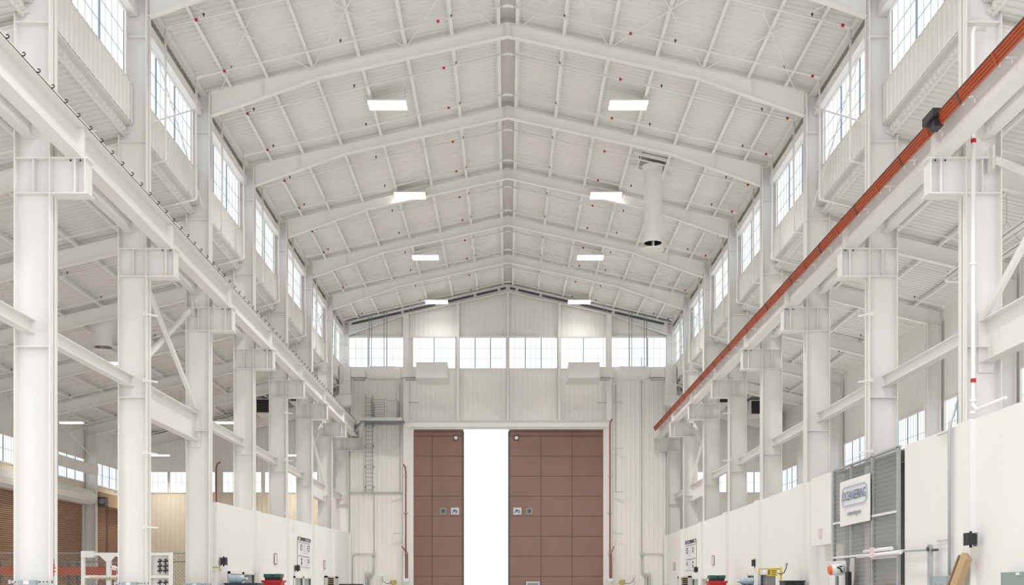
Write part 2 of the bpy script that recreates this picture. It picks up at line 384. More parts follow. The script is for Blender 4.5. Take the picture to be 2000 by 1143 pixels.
# roof frames
def frame(n):
    y = YN(n) if n < 8 else YE - .5
    lab = 'white tapered steel roof frame spanning the hall, %s from the camera' % ORD[n - 1]
    if n == 8: lab = 'last white roof frame lying against the far end wall'
    t = thing('roof_frame', (0, y, H(18.6)), lab, 'roof frame', 'roof frames across the hall')
    pb = [(11.68, 18.62), (7.4, 20.13), (0, 21.75)]
    pt = [(0, 22.26), (11.68, 22.26 - .233 * 11.68)]
    for s in (-1, 1):
        poly = [(s * x, H(z)) for x, z in pb + pt]
        mb = MB(); mb.prism(poly, 'y', y - .01, y + .01); mb.build('web', 'steel2', t)
        mb = MB()
        for (xa, za), (xb, zb_) in zip(pb[:-1], pb[1:]): mb.bar((s * xa, y, H(za)), (s * xb, y, H(zb_)), .26, .022)
        mb.build('bottom_flange', 'steel2', t)
        mb = MB(); mb.bar((0, y, H(pt[0][1])), (s * pt[1][0], y, H(pt[1][1])), .26, .022); mb.build('top_flange', 'steel2', t)
        mb = MB(); mb.box(s * 9.6, s * 9.62, y - .12, y + .12, H(19.37), H(20.0)); mb.build('stiffener_plate', 'steel2', t)
        mb = MB(); mb.box(s * .16, s * .18, y - .12, y + .12, H(21.73), H(22.2)); mb.build('stiffener_plate', 'steel2', t)
for n in list(range(1, 7)) + [8]: frame(n)
# aisle rafters
for s in (-1, 1):
    for n in range(-0, 8):
        y = YN(n) if n < 7 else YE - .3
        xe = 28.05 if s < 0 else 19.95
        t = thing('aisle_rafter', (s * 12.7, y, H(13.8)), 'white sloping I-beam rafter over the %s aisle, %s from the camera' % (SIDE[s], ORD[n]), 'rafter', 'rafters of the side aisles')
        zt_ = lambda x: aislez(x) - .24
        mb = MB(); mb.prism([(s * 12.64, zt_(12.64) - .62), (s * xe, zt_(xe) - .62), (s * xe, zt_(xe)), (s * 12.64, zt_(12.64))], 'y', y - .01, y + .01); mb.build('web', 'steel2', t)
        for o_ in (-.62, 0):
            mb = MB(); mb.bar((s * 12.64, y, zt_(12.64) + o_), (s * xe, y, zt_(xe) + o_), .24, .022); mb.build('flange', 'steel2', t)
        # outer column
        if (s < 0 and n >= 4) or s > 0:
            c = thing('aisle_column', (s * (xe - .2), y, 0), 'white outer column of the %s aisle, %s from the camera' % (SIDE[s], ORD[n - 4] if s < 0 else ORD[n]), 'column', 'outer aisle columns')
            zz = zt_(xe) - .3
            mb = MB(); mb.box(s * (xe - .62), s * xe, y - .012, y + .012, 0, zz); mb.build('web', 'steel', c)
            for a in (xe - .62, xe - .03):
                mb = MB(); mb.box(s * a, s * (a + .03), y - .2, min(y + .2, YE - .05), 0, zz); mb.build('flange', 'steel', c)
# purlins (C section)
def purlin(x, zf, sl, lab, grp, y0=Y0, y1=YE - .08):
    s = 1 if x > 0 else -1; z = zf(x)
    mb = MB(); e = .012
    mb.box(x - e, x + e, y0, y1, z - .22, z - .01); mb.box(x, x - s * .12, y0, y1, z - .225, z - .205)
    mb.box(x, x + s * .09, y0, y1, z - .02, z - .005)
    tag(mb.build('purlin', 'steel2'), lab, 'purlin', grp)
for s in (-1, 1):
    for k, x in enumerate([.42, 2.25, 4.08, 5.9, 7.73, 9.5, 10.95]):
        purlin(s * x, deckz, .233, 'long white roof purlin on the %s slope, %s from the ridge' % (SIDE[s], ORD[k]), 'purlins under the high roof')
    xs = [13.4, 15.2, 17.0, 18.8] + ([20.6, 22.4, 24.2, 26.0, 27.6] if s < 0 else [])
    for k, x in enumerate(xs):
        purlin(s * x, aislez, .24, 'white purlin of the %s aisle roof, %s outward from the hall columns' % (SIDE[s], ORD[k]), 'purlins under the aisle roofs')
# eave struts at clerestory top
for s in (-1, 1):
    mb = MB(); mb.box(s * 11.98, s * 12.02, Y0, YE, deckz(12) - .34, deckz(12) - .02); mb.box(s * 11.9, s * 12.1, Y0, YE, deckz(12) - .36, deckz(12) - .33)
    tag(mb.build('eave_strut', 'steel2'), 'white eave strut along the top of the %s clerestory' % SIDE[s], 'beam')
# crane girders
for s in (-1, 1):
    for n in range(-1, 7):
        a, b = YN(n) + .01, YN(n + 1) - .01
        if n == 6: b = YE - 1.1
        t = thing('crane_girder', (s * 11.1, a, H(11.05)), 'white crane runway girder on the %s side, %s span from the camera' % (SIDE[s], ORD[n + 1]), 'crane girder', 'crane runway girders')
        mb = MB(); mb.box(s * 11.09, s * 11.11, a, b, H(11.07), H(11.88)); mb.build('web', 'steel', t)
        mb = MB(); mb.box(s * 10.90, s * 11.30, a, b, H(11.04), H(11.075)); mb.build('bottom_flange', 'steel', t)
        mb = MB(); mb.box(s * 10.84, s * 11.36, a, b, H(11.87), H(11.90)); mb.box(s * 10.84, s * 10.86, a, b, H(11.84), H(11.90)); mb.build('top_flange', 'steel', t)
        for y in (a, b - .03):
            mb = MB(); mb.box(s * 10.905, s * 11.295, y, y + .03, H(11.077), H(11.868)); mb.build('end_plate', 'steel', t)
    mb = MB(); mb.box(s * 11.08, s * 11.14, Y0, YE - 1.2, H(11.90), H(12.02)); mb.box(s * 11.04, s * 11.18, Y0, YE - 1.2, H(11.90), H(11.915))
    tag(mb.build('crane_rail', 'steel'), 'crane rail on top of the %s runway girders' % SIDE[s], 'rail')
t = thing('clip_rail', (-10.8, Y0, H(11.9)), 'thin white rod with black hooked clips along the left crane girder', 'rail')
mb = MB(); mb.tube([(-10.825, Y0, H(11.90)), (-10.825, 79.9, H(11.90))], .02, 6); mb.build('rod', 'steel', t)
y = 20.9
while y < 79.8:
    mb = MB(); x = -10.80
    mb.tube([(x - .02, y, H(11.95)), (x + .025, y, H(11.955)), (x + .045, y, H(11.92)), (x + .025, y, H(11.885)), (x - .03, y, H(11.87))], .014, 5)
    mb.build('clip', 'black', t); y += .8
mb = MB(); mb.box(-11.32, -10.85, 80.9, 81.25, H(10.95), H(11.95))
tag(mb.build('crane_end_stop', 'galvd'), 'grey steel end stop on the far end of the left crane girder', 'end stop')
# orange conductor bars
t = thing('conductor_bar_system', (10.6, Y0, H(11.3)), 'bundle of orange crane conductor bars running along the right girder', 'conductor bar')
for k in range(4):
    mb = MB(); x = 10.66 - .03 * k; z = H(11.42 + .066 * k)
    mb.box(x, x + .03, Y0, 81.0, z, z + .05); mb.box(x - .012, x + .03, Y0, 81.0, z + .045, z + .06); mb.build('orange_bar', 'orange', t)
mb = MB(); mb.box(10.54, 10.60, Y0, 81.0, H(11.68), H(11.695)); mb.build('top_strip', 'dark', t)
y = 18.5; k = 0
while y < 80.8:
    mb = MB(); mb.bar((11.09, y, H(11.58)), (10.72, y, H(11.58)), .03, .03); mb.box(10.70, 10.73, y - .015, y + .015, H(11.38), H(11.74))
    mb.box(10.97, 11.0, y - .015, y + .015, H(11.44), H(11.58)); mb.build('support_arm', 'steel', t)
    mb = MB(); mb.prism([(10.53, H(11.69)), (10.56, H(11.69)), (10.67, H(11.40)), (10.64, H(11.40))], 'y', y - .02, y + .02); k += 1; mb.build('clamp', 'dark' if k % 2 else 'orange', t)
    y += 1.95
mb = MB(); mb.box(10.42, 10.62, 27.4, 28.1, H(11.60), H(11.80)); mb.box(10.5, 10.72, 27.5, 27.9, H(11.4), H(11.64)); mb.build('joint_box', 'black', t)
# upper and lower struts
for s in (-1, 1):
    for n in range(-1, 7):
        a, b = YN(n) + .02, YN(n + 1) - .02
        mb = MB(); ibeam(mb, (s * 12.3, a, H(11.78)), (s * 12.3, b, H(11.78)), .42, .26)
        tag(mb.build('strut_beam', 'steel'), 'white upper strut beam behind the crane girder, %s side, %s bay' % (SIDE[s], ORD[n + 1]), 'beam', 'upper strut beams')
        deep = (s < 0 and n in (1, 5)) or (s > 0 and n in (-1, 5))
        if deep:
            t = thing('bracing_beam', (s * 12.3, a, H(5.8)), 'deep white portal beam between columns on the %s side, %s bay from the camera' % (SIDE[s], ORD[n + 1]), 'beam', 'deep bracing beams')
            mb = MB(); mb.box(s * 12.29, s * 12.31, a, b, H(5.82), H(6.86)); mb.build('web', 'steel', t)
            for z in (5.8, 6.86):
                mb = MB(); mb.box(s * 12.12, s * 12.48, a, b, H(z), H(z) + .03); mb.build('flange', 'steel', t)
            for yy in (a + .005, b - .035):
                mb = MB(); mb.box(s * 12.1, s * 12.5, yy, yy + .03, H(5.55), H(7.1)); mb.build('end_plate', 'steel', t)
            t2 = thing('cross_brace', (s * 12.3, a, H(6.9)), 'pair of white pipe braces above the deep beam, %s side, %s bay' % (SIDE[s], ORD[n + 1]), 'brace', 'cross braces above the portal beams')
            mb = MB(); mb.bar((s * 12.22, a + .2, H(10.9)), (s * 12.22, b - .2, H(7.0)), .12, .16); mb.build('brace_pipe', 'steel', t2)
            mb = MB(); mb.bar((s * 12.38, b - .2, H(11.0)), (s * 12.38, a + .2, H(7.0)), .12, .16); mb.build('brace_pipe', 'steel', t2)
            for yy, z in ((a + .27, 10.9), (b - .27, 11.0)):
                mb = MB(); mb.box(s * 12.29, s * 12.31, yy - .25, yy + .25, H(z) - .35, H(z) + .25); mb.build('gusset_plate', 'steel', t2)
        else:
            mb = MB(); ibeam(mb, (s * 12.3, a, H(6.74)), (s * 12.3, b, H(6.74)), .36, .26)
            tag(mb.build('strut_beam', 'steel'), 'white lower strut beam between columns, %s side, %s bay' % (SIDE[s], ORD[n + 1]), 'beam', 'lower strut beams')
# roof rod bracing & clerestory bracing
def rod(p, q, lab, grp, r=.02, m='steel2', name='brace_rod'):
    mb = MB(); mb.tube([p, q], r, 6); return tag(mb.build(name, m), lab, 'brace', grp)
for n in (1, 5):
    for s in (-1, 1):
        for i, (xa, xb) in enumerate(((11.3, 7.7), (7.7, 4.0), (4.0, .5))):
            for j, (a, b) in enumerate(((xa, xb), (xb, xa))):
                rod((s * a, YN(n) + .1, deckz(a) - .30), (s * b, YN(n + 1) - .1, deckz(b) - .30),
                    'thin white roof brace rod, %s slope, %s panel from the eave, %s bay, rising %s' % (SIDE[s], ORD[i], ORD[n - 1], ['inward', 'outward'][j]), 'roof brace rods')
        for j, (za, zb_) in enumerate(((18.9, 14.9), (15.2, 18.9))):
            rod((s * 11.95, YN(n) + .2, H(za)), (s * 11.95, YN(n + 1) - .2, H(zb_)),
                'white brace rod crossing the %s clerestory window, %s bay, %s' % (SIDE[s], ORD[n - 1], ['descending away', 'rising away'][j]), 'clerestory brace rods', .028)

# ---------------------------------------------------------------- sprinkler lines
k = 0
for n in range(1, 7):
    for o_ in (1.9, 5.72):
        y = YN(n) + .25 + o_
        if y > YE - .5: continue
        zp = lambda x: H(22.14 - .233 * abs(x))
        t = thing('sprinkler_pipe', (0, y, zp(0)), 'white sprinkler line crossing under the high roof, %s from the camera' % ORD[k], 'pipe', 'sprinkler lines under the high roof')
        for s in (-1, 1):
            xe = 11.82
            mb = MB(); mb.tube([(0, y, zp(0)), (s * (xe - .12), y, zp(xe - .12)), (s * xe, y, zp(xe) - .12)], .038, 8); mb.build('branch_pipe', 'pipe', t, smooth=True)
            mb = MB(); mb.tube([(s * xe, y, zp(xe) - .1), (s * xe, y, H(14.85)), (s * (xe + .12), y, H(14.74)), (s * 13.6, y, H(14.35))], .045, 8); mb.build('drop_pipe', 'pipe', t, smooth=True)
            for q_ in ([(s * (xe - .2), y, zp(xe - .2)), (s * xe, y, zp(xe) - .02)], [(s * xe, y, H(14.95)), (s * xe, y, H(14.8)), (s * (xe + .1), y, H(14.76))]):
                mb = MB(); mb.tube(q_, .062, 8); mb.build('elbow_fitting', 'pipe', t)
            mb = MB()
            mb.tube([(0, y, zp(0) - .01), (s * .2, y, zp(.2))], .055, 8); mb.build('elbow_fitting', 'pipe', t)
            for x in ((2.6, 10.7) if s < 0 else (4.6, 11.5)):
                mb = MB(); mb.tube([(s * x, y, zp(x)), (s * (x + .1), y, zp(x + .1))], .055, 8); mb.build('coupling', 'red', t)
            for x in (2.15, 6.35, 10.5):
                mb = MB(); mb.tube([(s * x, y, zp(x) + .02), (s * x, y, zp(x) + .13)], .014, 6); mb.tube([(s * x, y, zp(x) + .10), (s * x, y, zp(x) + .17)], .04, 6); mb.build('sprinkler_head', 'dark', t)
        k += 1
for s in (-1, 1):
    k = 0
    for n in range(-0, 7):
        for o_ in (1.9, 5.72):
            y = YN(n) + .25 + o_; xe = 27.6 if s < 0 else 19.6
            if y > YE - .5: continue
            zp = lambda x: aislez(x) - .42
            t = thing('sprinkler_pipe', (s * 13, y, zp(13)), 'thin white sprinkler line under the %s aisle roof, %s from the camera' % (SIDE[s], ORD[k]), 'pipe', 'sprinkler lines under the aisle roofs')
            mb = MB(); mb.tube([(s * 12.8, y, zp(12.8)), (s * xe, y, zp(xe))], .026, 6); mb.build('branch_pipe', 'pipe', t)
            for x in ([14.5, 18.2] + ([21.9, 25.6] if s < 0 else [])):
                mb = MB(); mb.tube([(s * x, y, zp(x) - .03), (s * x, y, zp(x) + .12)], .012, 5); mb.tube([(s * x, y, zp(x) + .08), (s * x, y, zp(x) + .14)], .035, 6); mb.build('sprinkler_head', 'dark', t)
            k += 1
# riser on the first right column
t = thing('riser_pipe', (11.75, 28.2, H(4.3)), 'white fire riser pipe with red bands on the nearest right column', 'pipe')
mb = MB(); mb.tube([(12.1, 28.35, H(14.2)), (11.82, 28.3, H(14.2)), (11.75, 28.2, H(14.0)), (11.75, 28.2, H(4.62)), (11.79, 28.05, H(4.5)), (11.85, 26.6, H(4.55))], [.06, .06, .06, .06, .05, .04], 10); mb.build('pipe', 'pipe', t, smooth=True)
for z in (11.3, 5.25):
    mb = MB(); mb.tube([(11.75, 28.2, H(z - .05)), (11.75, 28.2, H(z + .05))], .068, 10); mb.build('red_band', 'red', t)
mb = MB()
for z in (4.75, 4.45, 8.2): mb.tube([(11.75, 28.2, H(z - .03)), (11.75, 28.2, H(z + .03))], .09, 10)
mb.build('fitting', 'pipe', t)

# ---------------------------------------------------------------- lights
k = 0
for s in (-1, 1):
    for i, y in enumerate((47.8, 58.8, 69.8, 80.6)):
        x = s * 5.15; z = H(20.68)
        t = thing('high_bay_light', (x, y, z), 'lit twin-tube high bay light on the %s slope, %s from the camera' % (SIDE[s], ORD[i]), 'light', 'high bay lights under the high roof')
        mb = MB(); mb.box(x - .82, x + .82, y - .42, y + .42, z + .03, z + .08); mb.build('housing', 'steel2', t)
        for d in (-.24, .24):
            mb = MB(); mb.prism([(y + d - .17, z + .03), (y + d + .17, z + .03), (y + d + .12, z - .05), (y + d - .12, z - .05)], 'x', x - .80, x + .80); mb.build('lamp_diffuser', 'lamp', t)
        for d in (-.75, .75):
            mb = MB(); mb.tube([(x + d, y, z + .08), (x + d, y, deckz(x + d) - .02)], .008, 5); mb.build('hanger_wire', 'cond', t)
for i, (px_, py_, y) in enumerate(((-16.3, 9.5, 47.2), (-25.0, 9.5, 64), (-16.2, 9.5, 64), (-24.8, 9.5, 79.7), (-15.4, 9.5, 79.7))):
    x, z = px_, H(py_)
    t = thing('hanging_light', (x, y, z), 'lit hanging light in the left aisle, %s' % ['nearest to the camera', 'middle row beside the outer wall', 'middle row near the hall columns', 'far row beside the outer wall', 'far row near the hall columns'][i], 'light', 'hanging lights of the left aisle')
    mb = MB(); mb.box(x - .66, x + .66, y - .2, y + .2, z + .03, z + .08); mb.build('housing', 'steel2', t)
    mb = MB(); mb.prism([(y - .17, z + .03), (y + .17, z + .03), (y + .12, z - .04), (y - .12, z - .04)], 'x', x - .64, x + .64); mb.build('lamp_diffuser', 'lamp', t)
    mb = MB(); mb.tube([(x - .5, y, z + .08), (x, y, z + .7), (x, y, aislez(x))], .01, 5); mb.tube([(x + .5, y, z + .08), (x, y, z + .7)], .01, 5); mb.build('hanger_wire', 'steel2', t)

# ---------------------------------------------------------------- round supply duct on the right slope
x, y = 7.07, 54.5
t = thing('round_duct', (x, y, H(16.8)), 'tall white round duct hanging from the right roof slope with a disc below its mouth', 'duct')
def ring(mb, x, y, z0, z1, r0, r1, n=32): mb.tube([(x, y, z0), (x, y, z1)], [r0, r1], n, caps=False)
mb = MB(); ring(mb, x, y, H(16.85), deckz(x) - .45, .43, .43); mb.build('duct_body', 'duct', t, smooth=True)
mb = MB()
for z in [16.87 + .42 * i for i in range(9)]: ring(mb, x, y, H(z), H(z) + .02, .436, .436)
mb.build('seam_bands', 'duct', t)
mb = MB(); ring(mb, x, y, H(16.86), H(17.2), .42, .42); mb.tube([(x, y, H(17.2)), (x, y, H(17.22))], .42, 24); mb.build('dark_inside', 'void', t)
mb = MB(); mb.tube([(x, y, deckz(x) - .5), (x, y, deckz(x) - .25)], [.43, .52], 24); mb.build('collar', 'duct', t)
mb = MB(); mb.tube([(x, y, H(16.52)), (x, y, H(16.56))], .53, 40); mb.build('deflector_disc', 'duct', t)
mb = MB(); mb.box(x - .012, x + .012, y - .44, y + .44, H(16.5), H(17.1)); mb.build('disc_bracket', 'duct', t)
mb = MB()
for d in (-.68, .68): mb.box(x + d - .03, x + d + .03, y - 1.0, y + 1.0, deckz(x + d) - .22, deckz(x + d) - .02)
for d in (-.85, .85): mb.bar((x - 1.0, y + d, deckz(x - 1.0) - .15), (x + 1.0, y + d, deckz(x + 1.0) - .15), .06, .14)
mb.build('curb_frame', 'steel2', t)
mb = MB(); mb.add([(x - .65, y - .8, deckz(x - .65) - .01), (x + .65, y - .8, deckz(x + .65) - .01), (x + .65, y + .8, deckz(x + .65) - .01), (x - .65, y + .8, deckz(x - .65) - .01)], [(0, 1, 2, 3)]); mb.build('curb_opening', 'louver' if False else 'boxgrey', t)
# left aisle hopper duct
x, y = -19.2, 53.0
t = thing('round_duct', (x, y, H(11.4)), 'short white flared roof duct with a disc below it in the left aisle', 'duct')
mb = MB(); mb.tube([(x, y, aislez(x) - .15), (x, y, H(12.0)), (x, y, H(11.75))], [.75, .42, .42], 20, caps=False); ring(mb, x, y, H(11.45), H(11.76), .41, .41, 20); mb.build('duct_body', 'duct', t, smooth=True)
mb = MB(); mb.tube([(x, y, H(11.6)), (x, y, H(11.61))], .40, 20); mb.build('dark_inside', 'void', t)
mb = MB(); mb.tube([(x, y, H(11.2)), (x, y, H(11.26))], .52, 24); mb.build('deflector_disc', 'duct', t)
mb = MB(); mb.box(x - .01, x + .01, y - .3, y + .3, H(11.2), H(11.6)); mb.build('disc_bracket', 'duct', t)

# ---------------------------------------------------------------- end wall equipment
# wind columns
for i, (x, w, zlo) in enumerate(((-7.48, .42, 0), (-3.67, .18, H(12.3)), (0, .16, H(12.3)), (3.78, .18, H(12.3)), (7.42, .42, 0))):
    t = thing('wall_post', (x, YE - .3, zlo), 'white steel post on the far end wall, %s from the left' % ORD[i], 'post', 'posts on the far end wall')
    zt2 = H(20.15 if abs(x) > 7 else 20.95 if abs(x) > 3 else 21.75)
    mb = MB(); mb.box(x - w / 2, x + w / 2, YE - .42, YE - .40, zlo, zt2); mb.build('flange', 'steel', t)
    mb = MB(); mb.box(x - .01, x + .01, YE - .40, YE - .06, zlo, zt2); mb.build('web', 'steel', t)
    mb = MB(); mb.box(x - w / 2, x + w / 2, YE - .07, YE - .05, zlo, zt2); mb.build('flange', 'steel', t)
# girts above and below windows
mb = MB(); mb.box(-11.8, 11.8, YE - .16, YE - .04, zt + .02, zt + .14)
tag(mb.build('wall_girt', 'steel'), 'thin white girt above the end wall windows', 'beam')
mb = MB(); mb.box(-11.8, -7.7, YE - .16, YE - .04, H(7.05), H(7.12))
tag(mb.build('wall_girt', 'cond'), 'thin girt line on the end wall left of the door', 'beam')
# dark bars standing in for the shaded gap under the roof
t = thing('roof_gap_shade', (0, YE - .75, H(21.9)), 'dark bars standing in for shade in the roof gap above the end wall', 'strip')
for s in (-1, 1):
    for a, b in ((.15, .55), (.75, 2.3), (2.5, 5.0), (5.3, 7.6), (7.8, 11.4)):
        mb = MB(); mb.bar((s * a, YE - .78, deckz(a) - .50), (s * b, YE - .78, deckz(b) - .50), .03, .16); mb.build('dark_segment', 'dark', t)
t = thing('sloping_conduit', (0, YE - .95, H(22)), 'white pipe following the roof slope in front of the end wall', 'pipe')
for s in (-1, 1):
    mb = MB(); mb.tube([(0, YE - 1., deckz(0) - .36), (s * 11.9, YE - 1., deckz(11.9) - .36)], .045, 8); mb.build('pipe', 'pipe', t, smooth=True)
# thin brace rods on the end wall
for i, (a, b) in enumerate((((-7.3, 15.2), (-3.8, 12.4)), ((-3.6, 15.2), (-.2, 12.4)), ((7.3, 15.2), (3.9, 12.4)), ((3.6, 15.2), (.2, 12.4)), ((11.4, 15.2), (7.7, 11.7)), ((-3.5, 20.3), (-.2, 18.6)), ((3.5, 20.3), (.2, 18.6)))):
    rod((a[0], YE - .1, H(a[1])), (b[0], YE - .1, H(b[1])), 'faint brace rod on the end wall, %s of seven' % ORD[i], 'end wall brace rods', .014, 'steel')
# air terminals + ducts
for s in (-1, 1):
    x0, x1 = s * 4.32, s * 6.52
    t = thing('air_diffuser_box', (s * 5.4, 80.7, H(15.05)), 'white box-shaped air diffuser high on the end wall, %s of the middle' % SIDE[s], 'air diffuser', 'air diffusers on the end wall')
    mb = MB(); mb.box(x0, x1, 79.35, 81.85, H(15.05), H(16.05)); mb.build('diffuser_body', 'duct', t)
    mb = MB(); mb.box(x0 - s * .04, x1 + s * .04, 79.31, 79.4, H(15.02), H(15.08)); mb.box(x0 - s * .04, x1 + s * .04, 79.31, 79.4, H(16.02), H(16.08))
    mb.box(x0 - s * .05, x1 + s * .05, 79.3, 81.95, H(14.97), H(15.04)); mb.build('edge_trim', 'duct', t)
    t = thing('supply_duct', (s * 9.2, 81.0, H(15.6)), 'white supply duct with round silencer leading to the %s diffuser' % SIDE[s], 'duct', 'supply ducts on the end wall')
    yd = 80.9; zd = H(15.62)
    for a_, b_ in ((6.53, 7.7), (10.3, 11.33)):
        mb = MB(); mb.box(s * a_, s * b_, yd - .3, yd + .3, zd - .36, zd + .38); mb.build('square_section', 'duct', t)
    mb = MB(); mb.tube([(s * 7.7, yd, zd), (s * 8.2, yd, zd - .02), (s * 9.9, yd, zd - .02), (s * 10.3, yd, zd)], [.42, .50, .50, .42], 20); mb.build('silencer', 'duct', t, smooth=True)
    for xx in (8.15, 9.9, 8.9):
        mb = MB(); mb.tube([(s * xx, yd, zd - .02), (s * (xx + .06), yd, zd - .02)], .53, 20); mb.build('strap_band', 'duct', t)
    for a_, b_ in ((6.6, 7.4), (10.35, 11.2)):
        mb = MB(); mb.box(s * a_, s * b_, yd - .42, yd + .3, zd - .52, zd - .43); mb.build('support_channel', 'cond', t)
    mb = MB(); mb.box(s * 11.35, s * 12.15, yd - .38, yd + .38, H(14.02), zd + .43); mb.build('drop_section', 'duct', t)
    mb = MB(); mb.box(s * 11.31, s * 12.19, yd - .43, yd + .43, H(15.0), H(15.05)); mb.build('joint_flange', 'steel', t)
    mb = MB(); mb.prism([(s * 11.3, H(14.0)), (s * 12.1, H(14.0)), (s * 12.55, H(13.8)), (s * 12.5, H(13.0)), (s * 11.3, H(13.25))], 'y', yd - .42, yd + .42); mb.build('offset_section', 'duct', t)
    for i, (xx, m_) in enumerate(((8.75, 'galvd'), (8.95, 'galvd'), (9.85, 'galvd'), (10.02, 'galvd'), (6.9, 'cond'), (7.15, 'cond'))):
        mb = MB(); mb.tube([(s * xx, yd - .2, zd + .45), (s * xx, yd - .2, deckz(xx) - .3)], .025 if i < 4 else .014, 6); mb.build('hanger_rod', m_, t)
# door surround + doors
t = sroot('trim_5', (0, YE - .2, 0), 'white steel surround of the tall sliding door', 'door frame')
mb = MB(); mb.box(-7.4, 7.4, YE - .5, YE - .04, H(11.86), H(12.34)); mb.build('header_beam', 'steel', t)
mb = MB(); mb.box(-7.4, 7.4, YE - .7, YE - .5, H(12.30), H(12.34)); mb.box(-7.3, 7.3, YE - .35, YE - .1, H(11.72), H(11.87)); mb.build('header_lip', 'steel', t)
for s, a in ((-1, 6.95), (1, 7.02)):
    mb = MB(); mb.box(s * a, s * (a + .36), YE - .3, YE - .04, 0, H(11.86)); mb.build('jamb', 'steel', t)
def leaf(name, x0, x1, seams, inner, lab):
    y = YE + .35
    t = sroot(name, ((x0 + x1) / 2, y, 0), lab, 'door')
    mb = MB(); mb.box(x0, x1, y, y + .25, 0.02, H(12.0)); mb.build('door_panel', 'brown', t)
    mb = MB()
    for xx in seams: mb.box(xx - .025, xx + .025, y - .012, y, 0.02, H(11.66))
    for k in range(0, 9):
        z = H(11.3 - 1.485 * k)
        if z > 0.1: mb.box(x0, x1, y - .008, y, z - .02, z + .02)
    mb.box(x0, x1, y - .02, y, H(11.6), H(11.66)); mb.build('panel_seams', 'seam', t)
    e = x1 if inner > 0 else x0
    mb = MB(); mb.box(e - .07, e + .05, y - .05, y + .3, 0.02, H(11.66)); mb.build('edge_seal', 'dark', t)
    sgn = -inner
    xx = e + sgn * .55
    mb = MB(); mb.box(xx - .2, xx + .2, y - .03, y, H(10.95), H(11.4)); fr = mb.build('vent_frame', 'seam', t)
    mb = MB(); mb.box(xx - .11, xx + .11, y - .04, y - .03, H(11.06), H(11.28)); mb.build('vent_pane', 'print', fr)
    xx = e + sgn * .62
    mb = MB(); mb.box(xx - .3, xx + .3, y - .04, y, H(5.48), H(6.0)); fr = mb.build('latch_plate', 'galv', t)
    mb = MB(); mb.tube([(xx - .2, y - .06, H(5.6)), (xx, y - .06, H(5.85)), (xx + .2, y - .06, H(5.7))], .03, 6); mb.tube([(xx - .15, y - .06, H(5.85)), (xx + .15, y - .06, H(5.58))], .025, 6); mb.build('latch_lever', 'black', fr)
    xx = e + sgn * 1.5
    mb = MB(); mb.box(xx - .23, xx + .23, y - .03, y, H(5.5), H(5.98)); fr = mb.build('vent_frame', 'galvd', t)
    mb = MB(); mb.box(xx - .13, xx + .13, y - .04, y - .03, H(5.6), H(5.88)); mb.build('vent_pane', 'dark', fr)
    if inner < 0:
        mb = MB(); mb.box(1.35, 2.35, y - .05, y, -.2 + H(.0), H(.52)); fr = mb.build('access_hatch', 'galv', t)
        mb = MB(); mb.box(1.45, 2.25, y - .06, y - .05, H(.0), H(.42)); mb.build('hatch_pane', 'galvd', fr)
leaf('door_1', -7.3, -3.3, (-5.62,), 1, 'brown metal sliding door leaf left of the bright opening')
leaf('door_2', .08, 7.3, (2.45, 4.76), -1, 'wide brown metal sliding door leaf right of the bright opening')
# catwalk platform + ladder, left
z0 = H(12.15)
t = thing('catwalk_platform', (-9.0, 80.7, z0), 'small grey steel access platform beside the door, upper left of the end wall', 'platform')
mb = MB(); mb.box(-10.5, -7.55, 79.9, 82.1, z0 - .02, z0 + .05); mb.build('deck_plate', 'galvd', t)
for a_ in (79.83, 82.11):
    mb = MB(); mb.box(-10.5, -7.55, a_, a_ + .06, z0 - .14, z0 + .08); mb.build('edge_beam', 'galv', t)
mb = MB()
for i in range(8): z = z0 + .15 + i * .175; mb.bar((-9.8, 80.0, z), (-8.85, 80.0, z), .03, .035); mb.bar((-9.8, 80.0, z), (-9.8, 82.0, z), .03, .035)
for x, y in ((-9.8, 80.0), (-8.85, 80.0), (-9.8, 82.0)): mb.bar((x, y, z0), (x, y, z0 + 1.42), .04, .04)
mb.build('left_railing', 'galvd', t)
mb = MB()
for i in range(8): z = z0 + .15 + i * .175; mb.bar((-7.95, 80.0, z), (-7.95, 82.0, z), .03, .045)
for y in (80.0, 82.0): mb.bar((-7.95, y, z0), (-7.95, y, z0 + 1.42), .04, .04)
mb.build('right_railing', 'galvd', t)
mb = MB(); mb.tube([(-8.85 + .9 * u, 80.0, z0 + 1.42 - .5 * u * (1 - u)) for u in [i / 8 for i in range(9)]], .015, 5); mb.build('safety_chain', 'galvd', t)
mb = MB(); mb.bar((-10.45, 80.2, z0 - .1), (-11.3, 81.0, z0 - 1.1), .12, .2); mb.build('diagonal_kicker', 'galv', t)
t = thing('wall_ladder', (-10.17, 81.9, H(7.1)), 'grey steel ladder rising up the end wall to the access platform', 'ladder')
for d in (-.25, .25):
    mb = MB(); mb.bar((-10.17 + d, 81.9, H(7.1)), (-10.17 + d, 81.9, z0 + 2.1), .035, .06, up=(0, 1, 0)); mb.build('stile', 'galvd', t)
z = H(7.25)
while z < z0 + 1.9:
    mb = MB(); mb.tube([(-10.42, 81.9, z), (-9.92, 81.9, z)], .018, 6); mb.build('rung', 'galvd', t); z += .305
mb = MB()
for z in (7.4, 8.9, 10.4, 11.9):
    for d in (-.3, .3): mb.box(-10.17 + d - .03, -10.17 + d + .03, 81.85, 82.3, H(z), H(z) + .1)
mb.build('standoff', 'galvd', t)
